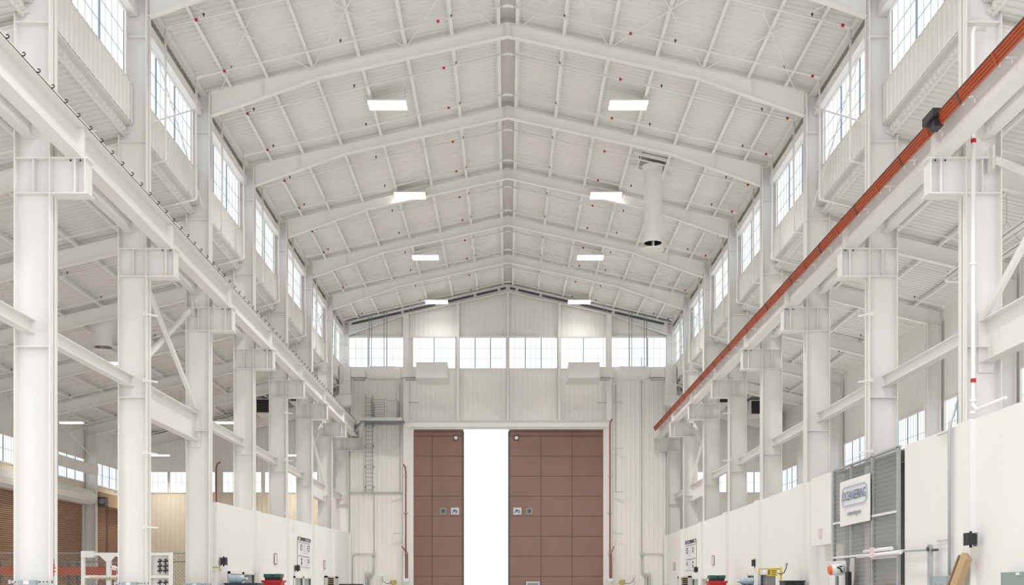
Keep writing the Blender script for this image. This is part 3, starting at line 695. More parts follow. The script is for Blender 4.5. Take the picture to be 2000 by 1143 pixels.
# red-brown pipes beside the door
def pipething(name, pts, r, m, lab, cat='pipe', grp=None, brk=None):
    mb = MB(); mb.tube(pts, r, 8); o = thing(name, pts[-1], lab, cat, grp); mb.build('pipe_run', m, o, smooth=True)
    if brk:
        for z in brk:
            mb = MB(); x, y = pts[-1][0], pts[-1][1]; mb.box(x - .16, x + .16, y - .05, y + .12, z - .02, z + .02); mb.build('pipe_clamp', 'cond', o)
    return o
yy = YE - .5
for s, top in ((-1, 9.1), (1, 12.45)):
    x = s * 7.48
    pipething('conduit_pipe', [(x + s * .18, yy, H(top)), (x + s * .04, yy, H(top - .2)), (x, yy, H(top - .5)), (x, yy, H(.75))], .045, 'oxide', 'long rust-red pipe on the post %s of the door' % SIDE[s], grp='rust-red pipes beside the door', brk=[H(z) for z in (8.3, 5.6, 2.6)])
    x2 = x - s * .12 if s < 0 else x + .12
    pipething('conduit_pipe', [(x + s * .3, yy, H(3.1)), (x2, yy, H(2.6)), (x2, yy, H(.75))], .035, 'oxide', 'short bent rust-red pipe on the post %s of the door' % SIDE[s], grp='rust-red pipes beside the door')
    mb = MB(); mb.box(x - .2, x + .2, yy - .08, yy + .1, H(.5), H(.75)); mb.box(x - .3, x + .3, yy - .04, yy + .04, H(.66), H(.74))
    tag(mb.build('junction_box', 'print'), 'white junction box under the rust-red pipes %s of the door' % SIDE[s], 'junction box')
# conduits on the wall
yy = YE - .09
for s in (-1, 1):
    pipething('wall_conduit', [(s * 9.85, yy, H(17.0 if s > 0 else 7.0)), (s * 9.85, yy, H(2.3))], .03, 'cond', 'thin vertical conduit down the end wall %s of the door' % SIDE[s], 'conduit', 'end wall conduits')
    pipething('wall_conduit', [(s * 9.8, yy, H(2.55)), (s * 11.2, yy, H(2.55)), (s * 11.38, yy, H(2.47)), (s * 11.45, yy, H(2.3)), (s * 11.45, yy, .1)], .03, 'cond', 'conduit hoop bending down the end wall %s of the door' % SIDE[s], 'conduit', 'end wall conduits')
    pipething('wall_conduit', [(s * 9.93, yy, H(2.5)), (s * 9.93, yy, H(1.2)), (s * 10.45, yy, H(.55)), (s * 10.45, yy, .1)], .03, 'cond', 'bent inner conduit low on the end wall %s of the door' % SIDE[s], 'conduit', 'end wall conduits')
    pipething('wall_conduit', [(s * 9.82, yy, H(2.3)), (s * 9.82, yy, H(1.15)), (s * 10.3, yy, H(.5)), (s * 10.3, yy, .1)], .03, 'cond', 'bent outer conduit low on the end wall %s of the door' % SIDE[s], 'conduit', 'end wall conduits')
    mb = MB(); mb.tube([(s * 9.85, yy - .08, H(2.55)), (s * 9.85, yy + .05, H(2.55))], .13, 10); tag(mb.build('junction_box', 'cond'), 'round junction box on the end wall conduit %s of the door' % SIDE[s], 'junction box')
    pipething('wall_conduit', [(s * 11.65, yy, H(13.5)), (s * 11.65, yy, .1)], .022, 'cond', 'thin full-height conduit at the %s edge of the end wall' % SIDE[s], 'conduit', 'end wall conduits')
    pipething('wall_conduit', [(s * 7.95, yy, H(15.0)), (s * 7.95, yy, H(7.2))], .022, 'cond', 'thin conduit line along the post %s of the door' % SIDE[s], 'conduit', 'end wall conduits')
    mb = MB()
    for d in (-.12, .12): mb.box(s * 10.3 + d - .05, s * 10.3 + d + .05, yy - .1, yy, .1, H(1.15))
    tag(mb.build('panel_stand', 'galv'), 'pair of grey upright channels at the foot of the end wall %s of the door' % SIDE[s], 'channel')
    # valve with lamp
    x = s * 8.45
    t = thing('hose_valve', (x, YE - .3, H(.0)), 'yellow valve assembly with white gooseneck lamp beside the door, %s side' % SIDE[s], 'valve', 'yellow valves by the door')
    mb = MB(); mb.tube([(x, YE - .3, 0), (x, YE - .3, H(.5))], .07, 8); mb.tube([(x - .1 * s, YE - .42, H(.45)), (x - .1 * s, YE - .2, H(.45))], .2, 12); mb.tube([(x + .1, YE - .3, H(.65)), (x + .1, YE - .3, H(.35))], .05, 8); mb.tube([(x - .15, YE - .3, H(.65)), (x - .15, YE - .3, H(.35))], .05, 8); mb.build('valve_body', 'yellowd', t, smooth=True)
    mb = MB(); mb.tube([(x + s * .1, YE - .3, H(.4)), (x + s * .5, YE - .3, H(.38)), (x + s * .75, YE - .3, H(.55)), (x + s * .8, YE - .3, H(.85))], .025, 6); mb.build('gooseneck', 'dark', t)
    mb = MB(); mb.tube([(x + s * .8, YE - .3, H(.8)), (x + s * .8, YE - .3, H(.95)), (x + s * .8, YE - .3, H(1.0))], [.1, .12, .05], 10); mb.build('lamp_head', 'print', t)
# small horizontal light arms by the posts
k = 0
for s in (-1, 1):
    for z, dx in ((13.65, -s), (13.65, s), (10.3, s), (7.1, s), (4.05, s)):
        if s < 0 and z == 13.65 and dx == s: continue
        x = s * 7.7 if dx == s else s * 7.25
        mb = MB(); mb.bar((x, YE - .45, H(z)), (x + dx * .62, YE - .6, H(z) - .02), .06, .07); mb.bar((x + dx * .55, YE - .62, H(z) - .03), (x + dx * .72, YE - .62, H(z) - .03), .09, .05)
        tag(mb.build('post_arm', 'cond'), 'small grey arm on the post %s of the door, %s down, pointing %s' % (SIDE[s], {13.65: 'first', 10.3: 'second', 7.1: 'third', 4.05: 'fourth'}[z], SIDE[1 if dx > 0 else -1]), 'bracket', 'arms on the door posts')

# ---------------------------------------------------------------- aisle equipment
for s, xx in ((-1, (-17.2, -14.6)), (1, (15.0, 17.6))):
    for i, x in enumerate(xx):
        y = 77.5 if i == (0 if s > 0 else 1) else 78.6
        zc = aislez(x) - .75
        t = thing('exhaust_hood', (x, y, zc - .5), 'duct with black louvered mouth in the %s aisle, %s from the left' % (SIDE[s], ORD[i]), 'duct', 'louvered duct ends in the aisles')
        mb = MB(); mb.prism([(x - .55, zc - .55), (x + .45, zc - .55), (x + .9, zc + .5), (x - .55, zc + .5)], 'y', y, y + 3.2); mb.build('duct_body', 'duct', t)
        mb = MB(); mb.prism([(x - .47, zc - .47), (x + .38, zc - .47), (x + .75, zc + .43), (x - .47, zc + .43)], 'y', y - .03, y); g = mb.build('louver_mouth', 'black', t)
        mb = MB()
        for j in range(5): mb.box(x - .45, x + .38, y - .06, y - .03, zc - .4 + j * .17, zc - .385 + j * .17)
        mb.build('louver_blade', 'dark', g)
    x0, x1 = (-20.5, -13.2) if s < 0 else (14.2, 19.6)
    t = thing('aisle_duct', ((x0 + x1) / 2, 80.9, H(10.5)), 'white sloping duct across the end of the %s aisle' % SIDE[s], 'duct')
    mb = MB(); za, zb_ = aislez(x0) - 1.3, aislez(x1) - 1.3
    mb.bar((x0, 81.0, za), (x1, 81.0, zb_), .8, .7); mb.build('duct_body', 'duct', t)
for i, (x, z, y0_, y1_, m_) in enumerate(((16.3, 11.2, 30.5, 40.3, 'galv'),)):
    t = thing('radiant_heater', (x, y0_, H(z)), 'U-shaped white tube heater hanging in the right aisle', 'heater')
    mb = MB()
    for d in (-.45, .45): mb.tube([(x + d, y0_, H(z)), (x + d, y1_, H(z))], .06, 8)
    mb.tube([(x - .45, y1_, H(z)), (x - .38, y1_ + .3, H(z)), (x, y1_ + .42, H(z)), (x + .38, y1_ + .3, H(z)), (x + .45, y1_, H(z))], .06, 8); mb.build('heater_tube', 'pipe', t, smooth=True)
    mb = MB()
    for d in (-.45, .45): mb.prism([(x + d - .16, H(z) + .06), (x + d - .08, H(z) + .14), (x + d + .08, H(z) + .14), (x + d + .16, H(z) + .06)], 'y', y0_, y1_)
    mb.build('reflector', 'steel', t)
    for yy in (33, 36.5, 39.8):
        mb = MB(); mb.tube([(x - .45, yy, H(z) + .1), (x, yy, H(z) + .8), (x + .45, yy, H(z) + .1)], .012, 5); mb.tube([(x, yy, H(z) + .8), (x, yy, aislez(x))], .012, 5); mb.build('hanger_wire', 'cond', t)

# roller doors
for i, (n, nm) in enumerate(DOORS):
    n = int(n); a, b = YN(n) + .55, min(YN(n + 1) - .55, YE - .4)
    t = sroot('door_%d' % (3 + i), (XL, (a + b) / 2, 0), '%s brown slatted roller door in the left outer wall' % nm, 'roller door')
    mb = MB(); z = 0.; pts = []
    while z < H(5.6): pts += [(XL + .02, z), (XL + .06, z + .02), (XL + .06, z + .09), (XL + .02, z + .11)]; z += .12
    vs = [(x, y, zz) for x, zz in pts for y in (a, b)]
    mb.add(vs, [(2 * k, 2 * k + 1, 2 * k + 3, 2 * k + 2) for k in range(len(pts) - 1)]); mb.build('slat_curtain', 'roll', t)
    mb = MB()
    if i == 2: mb.box(XL, XL + .8, a - .1, b, H(5.62), H(6.5))
    else: mb.prism([(XL, H(5.55)), (XL + .55, H(5.55)), (XL + .8, H(5.75)), (XL + .85, H(6.1)), (XL + .65, H(6.5)), (XL, H(6.6))], 'y', a - .6, b + .3)
    mb.build('roller_hood', 'card' if i == 2 else 'duct', t)
    for y in (a, b - .08):
        mb = MB(); mb.box(XL, XL + .16, y - .04, y + .1, 0, H(5.55)); mb.build('guide_rail', 'wallw', t)
t = thing('door_motor', (-27.2, YN(6) + .2, H(5.6)), 'dark roller door motor beside the outer column of the left aisle', 'motor')
mb = MB(); mb.box(-27.5, -27.0, YN(6) + .35, YN(6) + .95, H(5.5), H(6.15)); mb.build('motor_housing', 'dark', t)
mb = MB(); mb.tube([(-27.2, YN(6) + .3, H(5.85)), (-27.2, YN(6) + 1.05, H(5.85))], .2, 10); mb.build('motor_drum', 'galvd', t)
mb = MB(); mb.tube([(-27.0, YN(6) + .6, H(5.6)), (-27.0, YN(6) + .6, 1.0)], .02, 5); mb.tube([(-27.0, YN(6) + .9, H(5.6)), (-27.0, YN(6) + .7, 1.0)], .02, 5); mb.build('hand_chain', 'seam', t)
mb = MB(); mb.box(-27.6, -27.2, YN(5) + .3, YN(6) - .3, H(7.55), H(8.15))
tag(mb.build('crane_beam', 'steel'), 'white horizontal beam crossing the window band of the left aisle', 'beam')
for j, (za, zb_) in enumerate(((8.9, 10.8), (10.8, 8.9))):
    rod((-27.75, YN(5) + .3, H(za)), (-27.75, YN(6) - .3, H(zb_)), 'white brace rod on the left outer wall, %s away from the camera' % ['rising', 'falling'][j], 'outer wall brace rods', .04, 'steel')
pipething('wall_pipe', [(-21.15, YE - .25, H(9.3)), (-21.35, YE - .25, H(9.2)), (-21.45, YE - .25, H(8.9)), (-21.45, YE - .25, H(3))], .05, 'oxide', 'rust-red pipe with hooked top on the left aisle end wall')

# ---------------------------------------------------------------- low level things
# chain link fence
def fence(x0, x1, y, h, lab, grp=None):
    t = thing('chain_link_fence', ((x0 + x1) / 2, y, 0), lab, 'fence', grp)
    mb = MB(); st = .16; w = .007
    zlo, L = 1.3, x1 - x0; hh = h - zlo
    u = -hh
    while u < L:
        for sg in (1, -1):
            a = max(u, 0); b = min(u + hh, L)
            if b > a:
                za, zc = zlo + (a - u), zlo + (b - u)
                if sg < 0: za, zc = zlo + h - zlo - (a - u), zlo + hh - (b - u)
                mb.bar((x0 + a, y, za), (x0 + b, y, zc), w, w * 1.6)
        u += st
    mb.build('wire_mesh', 'galvd', t)
    mb = MB()
    for z in (h, h - .36): mb.tube([(x0, y, z), (x1, y, z)], .025, 6)
    mb.build('rail', 'galvd', t)
    x = x0
    while x <= x1 + .01:
        mb = MB(); mb.tube([(x, y, 0), (x, y, h + .03)], .04, 8); mb.build('post', 'galvd', t); x += (x1 - x0) / max(1, round((x1 - x0) / 2.6))
fence(-21.5, -12.0, 46.6, 3.08, 'grey chain-link fence closing off the left aisle')
t = thing('pallet_rack', (-19, 49.3, 0), 'storage rack with orange beams behind the chain-link fence', 'rack')
for z0_, z1_ in ((H(.60), H(.96)),):
    mb = MB(); mb.box(-23.0, -15.8, 49.2, 49.32, z0_, z1_); mb.build('rack_beam', 'orack', t)
for x in (-22.9, -19.4, -15.9):
    mb = MB(); mb.box(x - .05, x + .05, 49.3, 49.4, 0, H(1.25)); mb.box(x - .05, x + .05, 50.3, 50.4, 0, H(1.25)); mb.build('rack_upright', 'dark', t)
# white steel frame unit
X0, X1, yr = -15.05, -11.95, 39.6
t = thing('valve_rack', ((X0 + X1) / 2, yr, 0), 'white steel frame unit with black valves and ring plates behind the second left column', 'rack')
for x in (X0, X0 + 1.42, X1 - .75, X1):
    mb = MB(); mb.box(x - .06, x + .06, yr - .06, yr + .06, 0, H(1.28)); mb.build('frame_post', 'steel', t)
for z in (H(1.22), H(.42)):
    mb = MB(); mb.box(X0, X1, yr - .07, yr + .07, z - .05, z + .05); mb.build('frame_rail', 'steel', t)
mb = MB(); mb.box(X0 - .05, X0 + .4, yr - .1, yr + .1, H(1.1), H(1.33)); mb.tube([(X0 + .12, yr - .12, H(1.22)), (X0 + .12, yr - .1, H(1.22))], .05, 12); mb.build('corner_plate', 'steel', t)
mb = MB(); xg = X0 + .92; mb.prism([(xg - .32, H(1.17)), (xg + .28, H(1.17)), (xg - .0, H(.88))], 'y', yr - .12, yr - .10); mb.box(xg - .07, xg + .07, yr - .1, yr + .05, 0, H(1.17)); mb.build('gusset_hopper', 'steel', t)
for cx, cz, rr in ((1.15, .93, .2), (1.08, .58, .16), (1.4, .58, .16), (1.08, .16, .16), (1.4, .16, .16)):
    mb = MB(); pts = [(X0 + cx + rr * math.cos(q), yr - .05, H(cz) + rr * 1.25 * math.sin(q)) for q in [i * math.pi / 10 for i in range(21)]]
    mb.tube(pts, .04, 6, caps=False); mb.build('ring_plate', 'steel', t)
mb = MB()
for i in range(12):
    mb.tube([(X0 + .3 + i * .13, yr - .12, H(.33)), (X0 + .36 + i * .13, yr - .2, H(.36))], [.035, .05], 6)
mb.build('fitting_row', 'card', t)
random.seed(5)
for cx in (2.15, 2.35, 2.75, 2.95):
    for cz in (.2, .62, .78, .95):
        mb = MB(); q = X0 + cx; z = H(cz); mb.tube([(q - .08, yr - .1, z), (q + .08, yr - .1, z + .03)], .035, 6); mb.tube([(q, yr - .1, z - .09), (q, yr - .12, z + .1)], .022, 6); mb.tube([(q - .05, yr - .1, z + .09), (q + .05, yr - .1, z + .09)], .015, 5); mb.build('valve', 'black', t)
mb = MB(); mb.box(X0 + 2.0, X1, yr + .1, yr + .12, H(-.1), H(1.15)); mb.build('back_panel', 'wallw', t)
# strut clamps on the columns
for s, n in ((-1, 0), (-1, 1), (-1, 2)):
    y = YN(n) - .27; z = H(.17)
    t = thing('strut_box', (s * 12.17, y, z - .2), 'grey electrical box on a slotted strut low on the %s left column' % ['nearest', 'second', 'third'][n], 'electrical box', 'electrical boxes on the columns')
    mb = MB(); mb.box(s * 11.62, s * 12.7, y - .05, y, z - .03, z + .03)
    for e in (11.62, 12.66): mb.box(s * e, s * (e + .05), y - .09, y + .02, z - .05, z + .05)
    mb.build('strut_channel', 'galv', t)
    mb = MB()
    for i in range(10):
        if 3 < i < 6: continue
        mb.box(s * (11.72 + i * .09), s * (11.76 + i * .09), y - .055, y - .045, z - .012, z + .012)
    mb.build('slots', 'black', t)
    mb = MB(); mb.box(s * 11.98, s * 12.42, y - .16, y - .05, z - .55, z + .045); mb.build('enclosure', 'boxb', t)
    mb = MB(); mb.box(s * 12.16, s * 12.30, y - .165, y - .16, z - .06, z + .035); mb.build('sticker', 'print', t)
# red F mark with arrow on first left column
t = thing('column_marking', (-11.69, YN(0), H(.3)), 'red letter F under a red down arrow on the nearest left column', 'marking')
R_in = Matrix(((0, 0, 1, 0), (1, 0, 0, 0), (0, 1, 0, 0), (0, 0, 0, 1)))    # text x -> +Y, y -> +Z, normal +X
text_mesh('F', .34, 'letter', 'red', t, Matrix.Translation((-11.692, YN(0) + .02, H(.42))) @ R_in, extrude=.003)
mb = MB(); x = -11.692; mb.box(x, x + .005, YN(0) - .01, YN(0) + .01, H(.62), H(.76)); mb.prism([(YN(0) - .05, H(.62)), (YN(0) + .05, H(.62)), (YN(0), H(.54))], 'x', x, x + .005); mb.build('arrow', 'red', t)

# speakers on walls
def speaker(s, px, py, X, lab, sz=1.):
    x, y, z = onwall(px, py, s * X)
    t = thing('wall_speaker', (x, y, z), lab, 'speaker', 'black wall speakers')
    mb = MB(); mb.prism([(s * (X - .26 * sz), z - .15 * sz), (s * (X - .26 * sz), z + .16 * sz), (s * (X - .05), z + .13 * sz), (s * (X - .05), z - .12 * sz)], 'y', y - .15 * sz, y + .15 * sz); mb.build('speaker_cabinet', 'black', t)
    mb = MB(); mb.tube([(s * (X - .14), y, z - .2 * sz), (s * (X - .14), y, z + .2 * sz)], .035, 8); mb.build('mount_pin', 'black', t)
    mb = MB(); mb.box(s * (X - .04), s * (X - .005), y - .1, y + .1, z - .17 * sz, z + .17 * sz); mb.build('mount_plate', 'boxg', t)
speaker(-1, 430, 1097, 11.6, 'black speaker on the low left wall above the blue bottle')
speaker(-1, 576, 1110, 11.6, 'black speaker at the lower corner of the left safety poster', 1.0)
speaker(1, 1480, 1100, 11.6, 'black speaker on the low right wall above the blue bottle')
speaker(1, 1364, 1113, 11.6, 'black speaker at the lower corner of the right safety poster', 1.0)
speaker(1, 1907, 1054, 11.45, 'large near black speaker on the right wall above the cardboard')
# posters
def poster(s, pxa, pxb, pyt, pyb, lab):
    X = s * 11.6; ya = X * F / (pxa - 992); yb = X * F / (pxb - 992); y0_, y1_ = min(ya, yb), max(ya, yb)
    pn = pxa if abs(pxa - 992) > abs(pxb - 992) else pxb
    z1_ = EYE + (1150 - pyt) * y0_ / F; z0_ = EYE + (1150 - pyb) * y0_ / F
    t = thing('safety_poster', (X, (y0_ + y1_) / 2, z0_), lab, 'poster', 'safety posters on the low walls')
    W = y1_ - y0_; Hh = z1_ - z0_; e = -s
    def B(u0, u1, v0, v1, d, nm, m):       # u from near edge, v from bottom, 0..1
        mb = MB(); mb.box(X + e * (.02 + d), X + e * (.025 + d), y0_ + W * u0, y0_ + W * u1, z0_ + Hh * v0, z0_ + Hh * v1); return mb
    mb = MB(); mb.box(X + e * .005, X + e * .025, y0_, y1_, z0_, z1_); mb.build('board', 'print', t)
    B(0, 1, .88, 1, .004, '', '').build('header_band', 'ink', t)
    u = lambda a, b: (a, b)
    B(.55, .92, .905, .965, .008, '', '').build('header_text', 'greyink', t); B(.06, .16, .90, .975, .008, '', '').build('header_emblem', 'print', t)
    mb = MB()
    for row, (v, hh) in enumerate(((.80, .045), (.33, .045))):
        for k in range(6): q = B(.05 + k * .15, .16 + k * .15, v, v + hh, .004, '', ''); mb.v, mb.f = mb.v, mb.f; mb.add(q.v, q.f)
    mb.build('heading_lines', 'greyink', t)
    mb = MB()
    for (cu, v0, v1, w_) in ((.25, .55, .75, .07), (.82, .55, .76, .08), (.26, .2, .28, .05), (.26, .06, .16, .04), (.82, .15, .27, .06)):
        cy, cz = y0_ + W * cu, z0_ + Hh * (v0 + v1) / 2
        pts = [(X + e * .03, cy + W * w_ * math.cos(q) * .8, cz + Hh * (v1 - v0) / 2 * math.sin(q)) for q in [i * math.pi / 6 for i in range(13)]]
        mb.tube(pts, .02, 5, caps=False)
    mb.build('pictograms', 'ink', t)
    mb = MB()
    for k in range(11):
        for u0 in (.42, .62):
            if k in (5,): continue
            q = B(u0, u0 + .13, .06 + k * .066, .075 + k * .066, .004, '', ''); mb.add(q.v, q.f)
    mb.build('text_lines', 'greyink', t)
poster(-1, 581, 606, 1048, 1106, 'white safety poster with dark header on the low left wall')
poster(1, 1339, 1360, 1052, 1112, 'white safety poster with dark header on the low right wall')
# red outline signs
def redframe(s, px, py, h, lab):
    x, y, z = onwall(px, py, s * 11.6)
    mb = MB(); w = .30
    pts = [(x - s * .02, y + w * a, z + h / 2 * b) for a, b in ((-1, -1), (-1, 1), (1, 1), (1, -1), (-1, -1))]
    for p, q in zip(pts[:-1], pts[1:]): mb.bar(p, q, .035 if abs(p[1] - q[1]) > .01 else .05, .01, up=(1, 0, 0))
    t = thing('wall_sign', (x, y, z - h / 2), lab, 'sign', 'red-edged signs on the low walls')
    mb.build('red_border', 'oxide', t)
    mb = MB(); mb.box(x, x - s * .015, y - w, y + w, z - h / 2, z + h / 2); mb.build('sign_plate', 'print', t)
redframe(-1, 538, 1092, .5, 'tall narrow red-edged sign left of the left safety poster')
redframe(-1, 634, 1103, .5, 'tall narrow red-edged sign right of the left safety poster')
redframe(1, 1393, 1095, .5, 'tall narrow red-edged sign right of the right safety poster')
redframe(1, 1317, 1106, .5, 'tall narrow red-edged sign left of the right safety poster')
for s, px, py, lab in ((-1, 570, 1034, 'small white box near the top of the low left wall'), (1, 1367, 1036, 'small white box near the top of the low right wall by the poster'), (1, 1567, 965, 'small white box high on the low right wall near the overhang')):
    x, y, z = onwall(px, py, s * 11.6); mb = MB(); mb.box(x, x - s * .1, y - .15, y + .15, z - .15, z + .2); mb.box(x - s * .1, x - s * .115, y - .1, y + .1, z - .1, z + .15)
    tag(mb.build('wall_box', 'print'), lab, 'box', 'small white wall boxes')
# office windows in the low walls
def officewin(s, y0_, y1_, z1_, lab):
    WN[0] += 1; X = s * 11.6
    t = sroot('window_%d' % WN[0], (X, (y0_ + y1_) / 2, H(-.5)), lab, 'window')
    ym = (y0_ + y1_) / 2
    for a, b in ((y0_, ym - .08), (ym + .08, y1_)):
        mb = MB(); mb.box(X, X - s * .01, a + .1, b - .1, H(-.5), z1_ - .1); mb.build('pane', 'glassd', t)
        mb = MB(); mb.box(X - s * .01, X - s * .05, b - .35, b - .1, H(-.5), z1_ - .1); mb.build('blind', 'ink', t)
        mb = MB()
        mb.box(X, X - s * .08, a, a + .1, H(-.5), z1_); mb.box(X, X - s * .08, b - .1, b, H(-.5), z1_); mb.box(X, X - s * .08, a, b, z1_ - .1, z1_); mb.build('window_frame', 'steel', t)
officewin(-1, 46.3, 51.0, H(.72), 'two-sash office window low in the left wall behind the bottle')
officewin(-1, 60.5, 65.5, H(.68), 'two-sash office window low in the left wall below the poster')
officewin(1, 48.6, 53.8, H(.72), 'two-sash office window low in the right wall behind the bottle')
officewin(1, 64.5, 70.0, H(.68), 'two-sash office window low in the right wall below the poster')
for s in (-1, 1):
    X = s * 11.6; t = thing('louver_grille', (X, 73, H(-.5)), 'tan slatted louver in a pale frame low on the %s wall' % SIDE[s], 'louver')
    mb = MB()
    for i in range(9): mb.bar((X - s * .05, 71.3, H(-.45 + i * .13)), (X - s * .05, 74.3, H(-.45 + i * .13)), .08, .04)
    mb.build('slats', 'louver', t)
    mb = MB(); mb.box(X, X - s * .12, 70.6, 71.3, H(-.5), H(.8)); mb.box(X, X - s * .12, 74.3, 75.6, H(-.5), H(.8)); mb.box(X, X - s * .12, 70.6, 75.6, H(.7), H(.8)); mb.build('frame', 'cond', t)
    mb = MB(); mb.box(X, X - s * .01, 71.3, 74.3, H(-.5), H(.7)); mb.build('dark_backing', 'void', t)
# cabinets, bottles, bins
def cabinet(x0, x1, y0_, y1_, h, m, lab, name='tool_cabinet'):
    t = thing(name, ((x0 + x1) / 2, (y0_ + y1_) / 2, 0), lab, 'cabinet')
    mb = MB(); mb.box(x0, x1, y0_, y1_, .05, h - .04); mb.build('body', m, t)
    mb = MB(); mb.box(x0 - .03, x1 + .03, y0_ - .03, y1_ + .03, h - .04, h); mb.build('top', m, t)
    mb = MB(); mb.box(x0 + .05, x1 - .05, y0_ + .05, y1_ - .05, 0, .06); mb.build('plinth', 'black', t)
    for k in range(4):
        mb = MB(); a = .12 + k * (h - .2) / 4; mb.box(x0 + .04, x1 - .04, y0_ - .02, y0_, a, a + (h - .2) / 4 - .03); d = mb.build('drawer', m, t)
        mb = MB(); mb.bar((x0 + .15, y0_ - .05, a + .28), (x1 - .15, y0_ - .05, a + .28), .03, .03); mb.build('handle', 'galvd', d)
    return t
cabinet(-11.42, -10.1, 45.0, 46.2, H(.23), 'navy', 'dark navy cabinet under the blue bottle on the left')
cabinet(10.2, 11.5, 50.0, 51.2, H(.16), 'navy', 'dark teal cabinet under the blue bottle on the right')
cabinet(10.7, 11.45, 43.1, 44.0, H(.31), 'black', 'black cabinet beside the yellow safety shower on the right')
cabinet(-11.4, -9.9, 75.5, 76.5, H(.31), 'black', 'black cabinet near the end wall on the left')
def bottle(cx, cy, z, d, lab):
    t = thing('water_bottle', (cx, cy, z), lab, 'bottle', 'blue water bottles lying on the cabinets')
    L = .72; r = .165; pr = [(-.36, .12), (-.34, .155), (-.30, r), (-.1, r), (-.08, r - .012), (-.05, r), (.12, r), (.2, .13), (.27, .06), (.30, .045), (.36, .045)]
    mb = MB(); mb.tube([(cx + d * a, cy, z + .165 + (.0)) for a, b in pr], [b for a, b in pr], 20); mb.build('bottle_body', 'bottle', t, smooth=True)
    mb = MB(); mb.tube([(cx + d * .35, cy, z + .165), (cx + d * .4, cy, z + .165)], .055, 12); mb.build('cap', 'print', t)
bottle(-11.0, 45.5, H(.232), 1, 'pale blue water bottle lying on the left navy cabinet')
bottle(10.75, 50.5, H(.162), -1, 'pale blue water bottle lying on the right teal cabinet')
for s, y in ((-1, 51.3), (1, 56.5)):
    cx = s * 10.75 if s < 0 else 10.55
    t = thing('red_bin', (cx, y, 0), 'tall red bin against the low %s wall' % SIDE[s], 'bin', 'red bins')
    hb = H(.38)
    mb = MB(); mb.prism([(cx - .36, 0), (cx + .36, 0), (cx + .42, hb), (cx - .42, hb)], 'y', y - .4, y + .4); mb.build('bin_body', 'binr', t)
    mb = MB(); mb.box(cx - .48, cx + .48, y - .46, y + .46, hb - .1, hb); mb.build('bin_rim', 'binr', t)
    t = thing('green_crate', (cx, y, hb), 'dark green plastic crate on top of the %s red bin' % SIDE[s], 'crate', 'green crates')
    mb = MB(); a, b, c = .34, .3, .30
    mb.prism([(cx - a, hb), (cx + a, hb), (cx + a + .05, hb + .26), (cx - a - .05, hb + .26)], 'y', y - b, y + b); mb.build('crate_body', 'black', t)
    mb = MB(); mb.box(cx - a - .06, cx - .06, y - b - .02, y + b, hb + .14, hb + .29); mb.box(cx + .06, cx + a + .06, y - b - .02, y + b, hb + .14, hb + .29); mb.build('crate_lid_flap', 'green', t)
# safety shower on the right, arm on the left
t = thing('safety_shower', (11.2, 45.0, 0), 'yellow safety shower with sign and hook arm on the right', 'safety shower')
mb = MB(); mb.tube([(11.0, 45.0, 0), (11.0, 45.0, H(.88))], .05, 8); mb.tube([(11.0, 45.0, H(.80)), (10.12, 45.0, H(.80)), (10.10, 45.0, H(.6))], .035, 8); mb.build('pipe', 'yellow', t, smooth=True)
mb = MB(); mb.tube([(10.1, 45.0, H(.58)), (10.1, 45.0, H(.66))], [.07, .03], 10); mb.build('shower_head', 'yellow', t)
mb = MB(); mb.box(10.42, 10.82, 44.9, 44.93, H(.5), H(.8)); sg = mb.build('sign_plate', 'yellow', t)
mb = MB(); mb.box(10.47, 10.51, 44.89, 44.9, H(.55), H(.7)); mb.tube([(10.49, 44.89, H(.72)), (10.49, 44.885, H(.72))], .03, 8)
for z in (.56, .64, .71): mb.box(10.6, 10.76, 44.89, 44.9, H(z), H(z) + .02)
mb.build('sign_mark', 'ink', sg)
mb = MB(); mb.tube([(10.86, 44.95, H(.62)), (10.98, 44.95, H(.58)), (11.12, 44.95, H(.65)), (11.2, 44.95, H(.85)), (11.22, 44.95, H(.95))], .02, 6); mb.build('cable', 'black', t)
mb = MB(); mb.tube([(11.22, 44.95, H(.92)), (11.22, 44.95, H(1.03))], .045, 8); mb.build('lamp_head', 'galvd', t)
mb = MB(); mb.box(10.42, 10.78, 45.0, 45.1, 0, H(.5)); mb.build('backboard', 'galvd', t)
t = thing('safety_shower', (-11.5, 44.8, H(.3)), 'yellow shower arm with a hook at the start of the low left wall', 'safety shower')
mb = MB(); mb.tube([(-11.9, 44.4, H(.85)), (-11.45, 44.4, H(.85)), (-11.42, 44.4, H(.70))], .035, 8); mb.build('pipe', 'yellowd', t, smooth=True)
mb = MB(); mb.tube([(-11.75, 44.4, H(.82)), (-11.75, 44.4, H(.72)), (-11.7, 44.4, H(.68)), (-11.65, 44.4, H(.72))], .012, 5); mb.build('hook', 'cond', t)

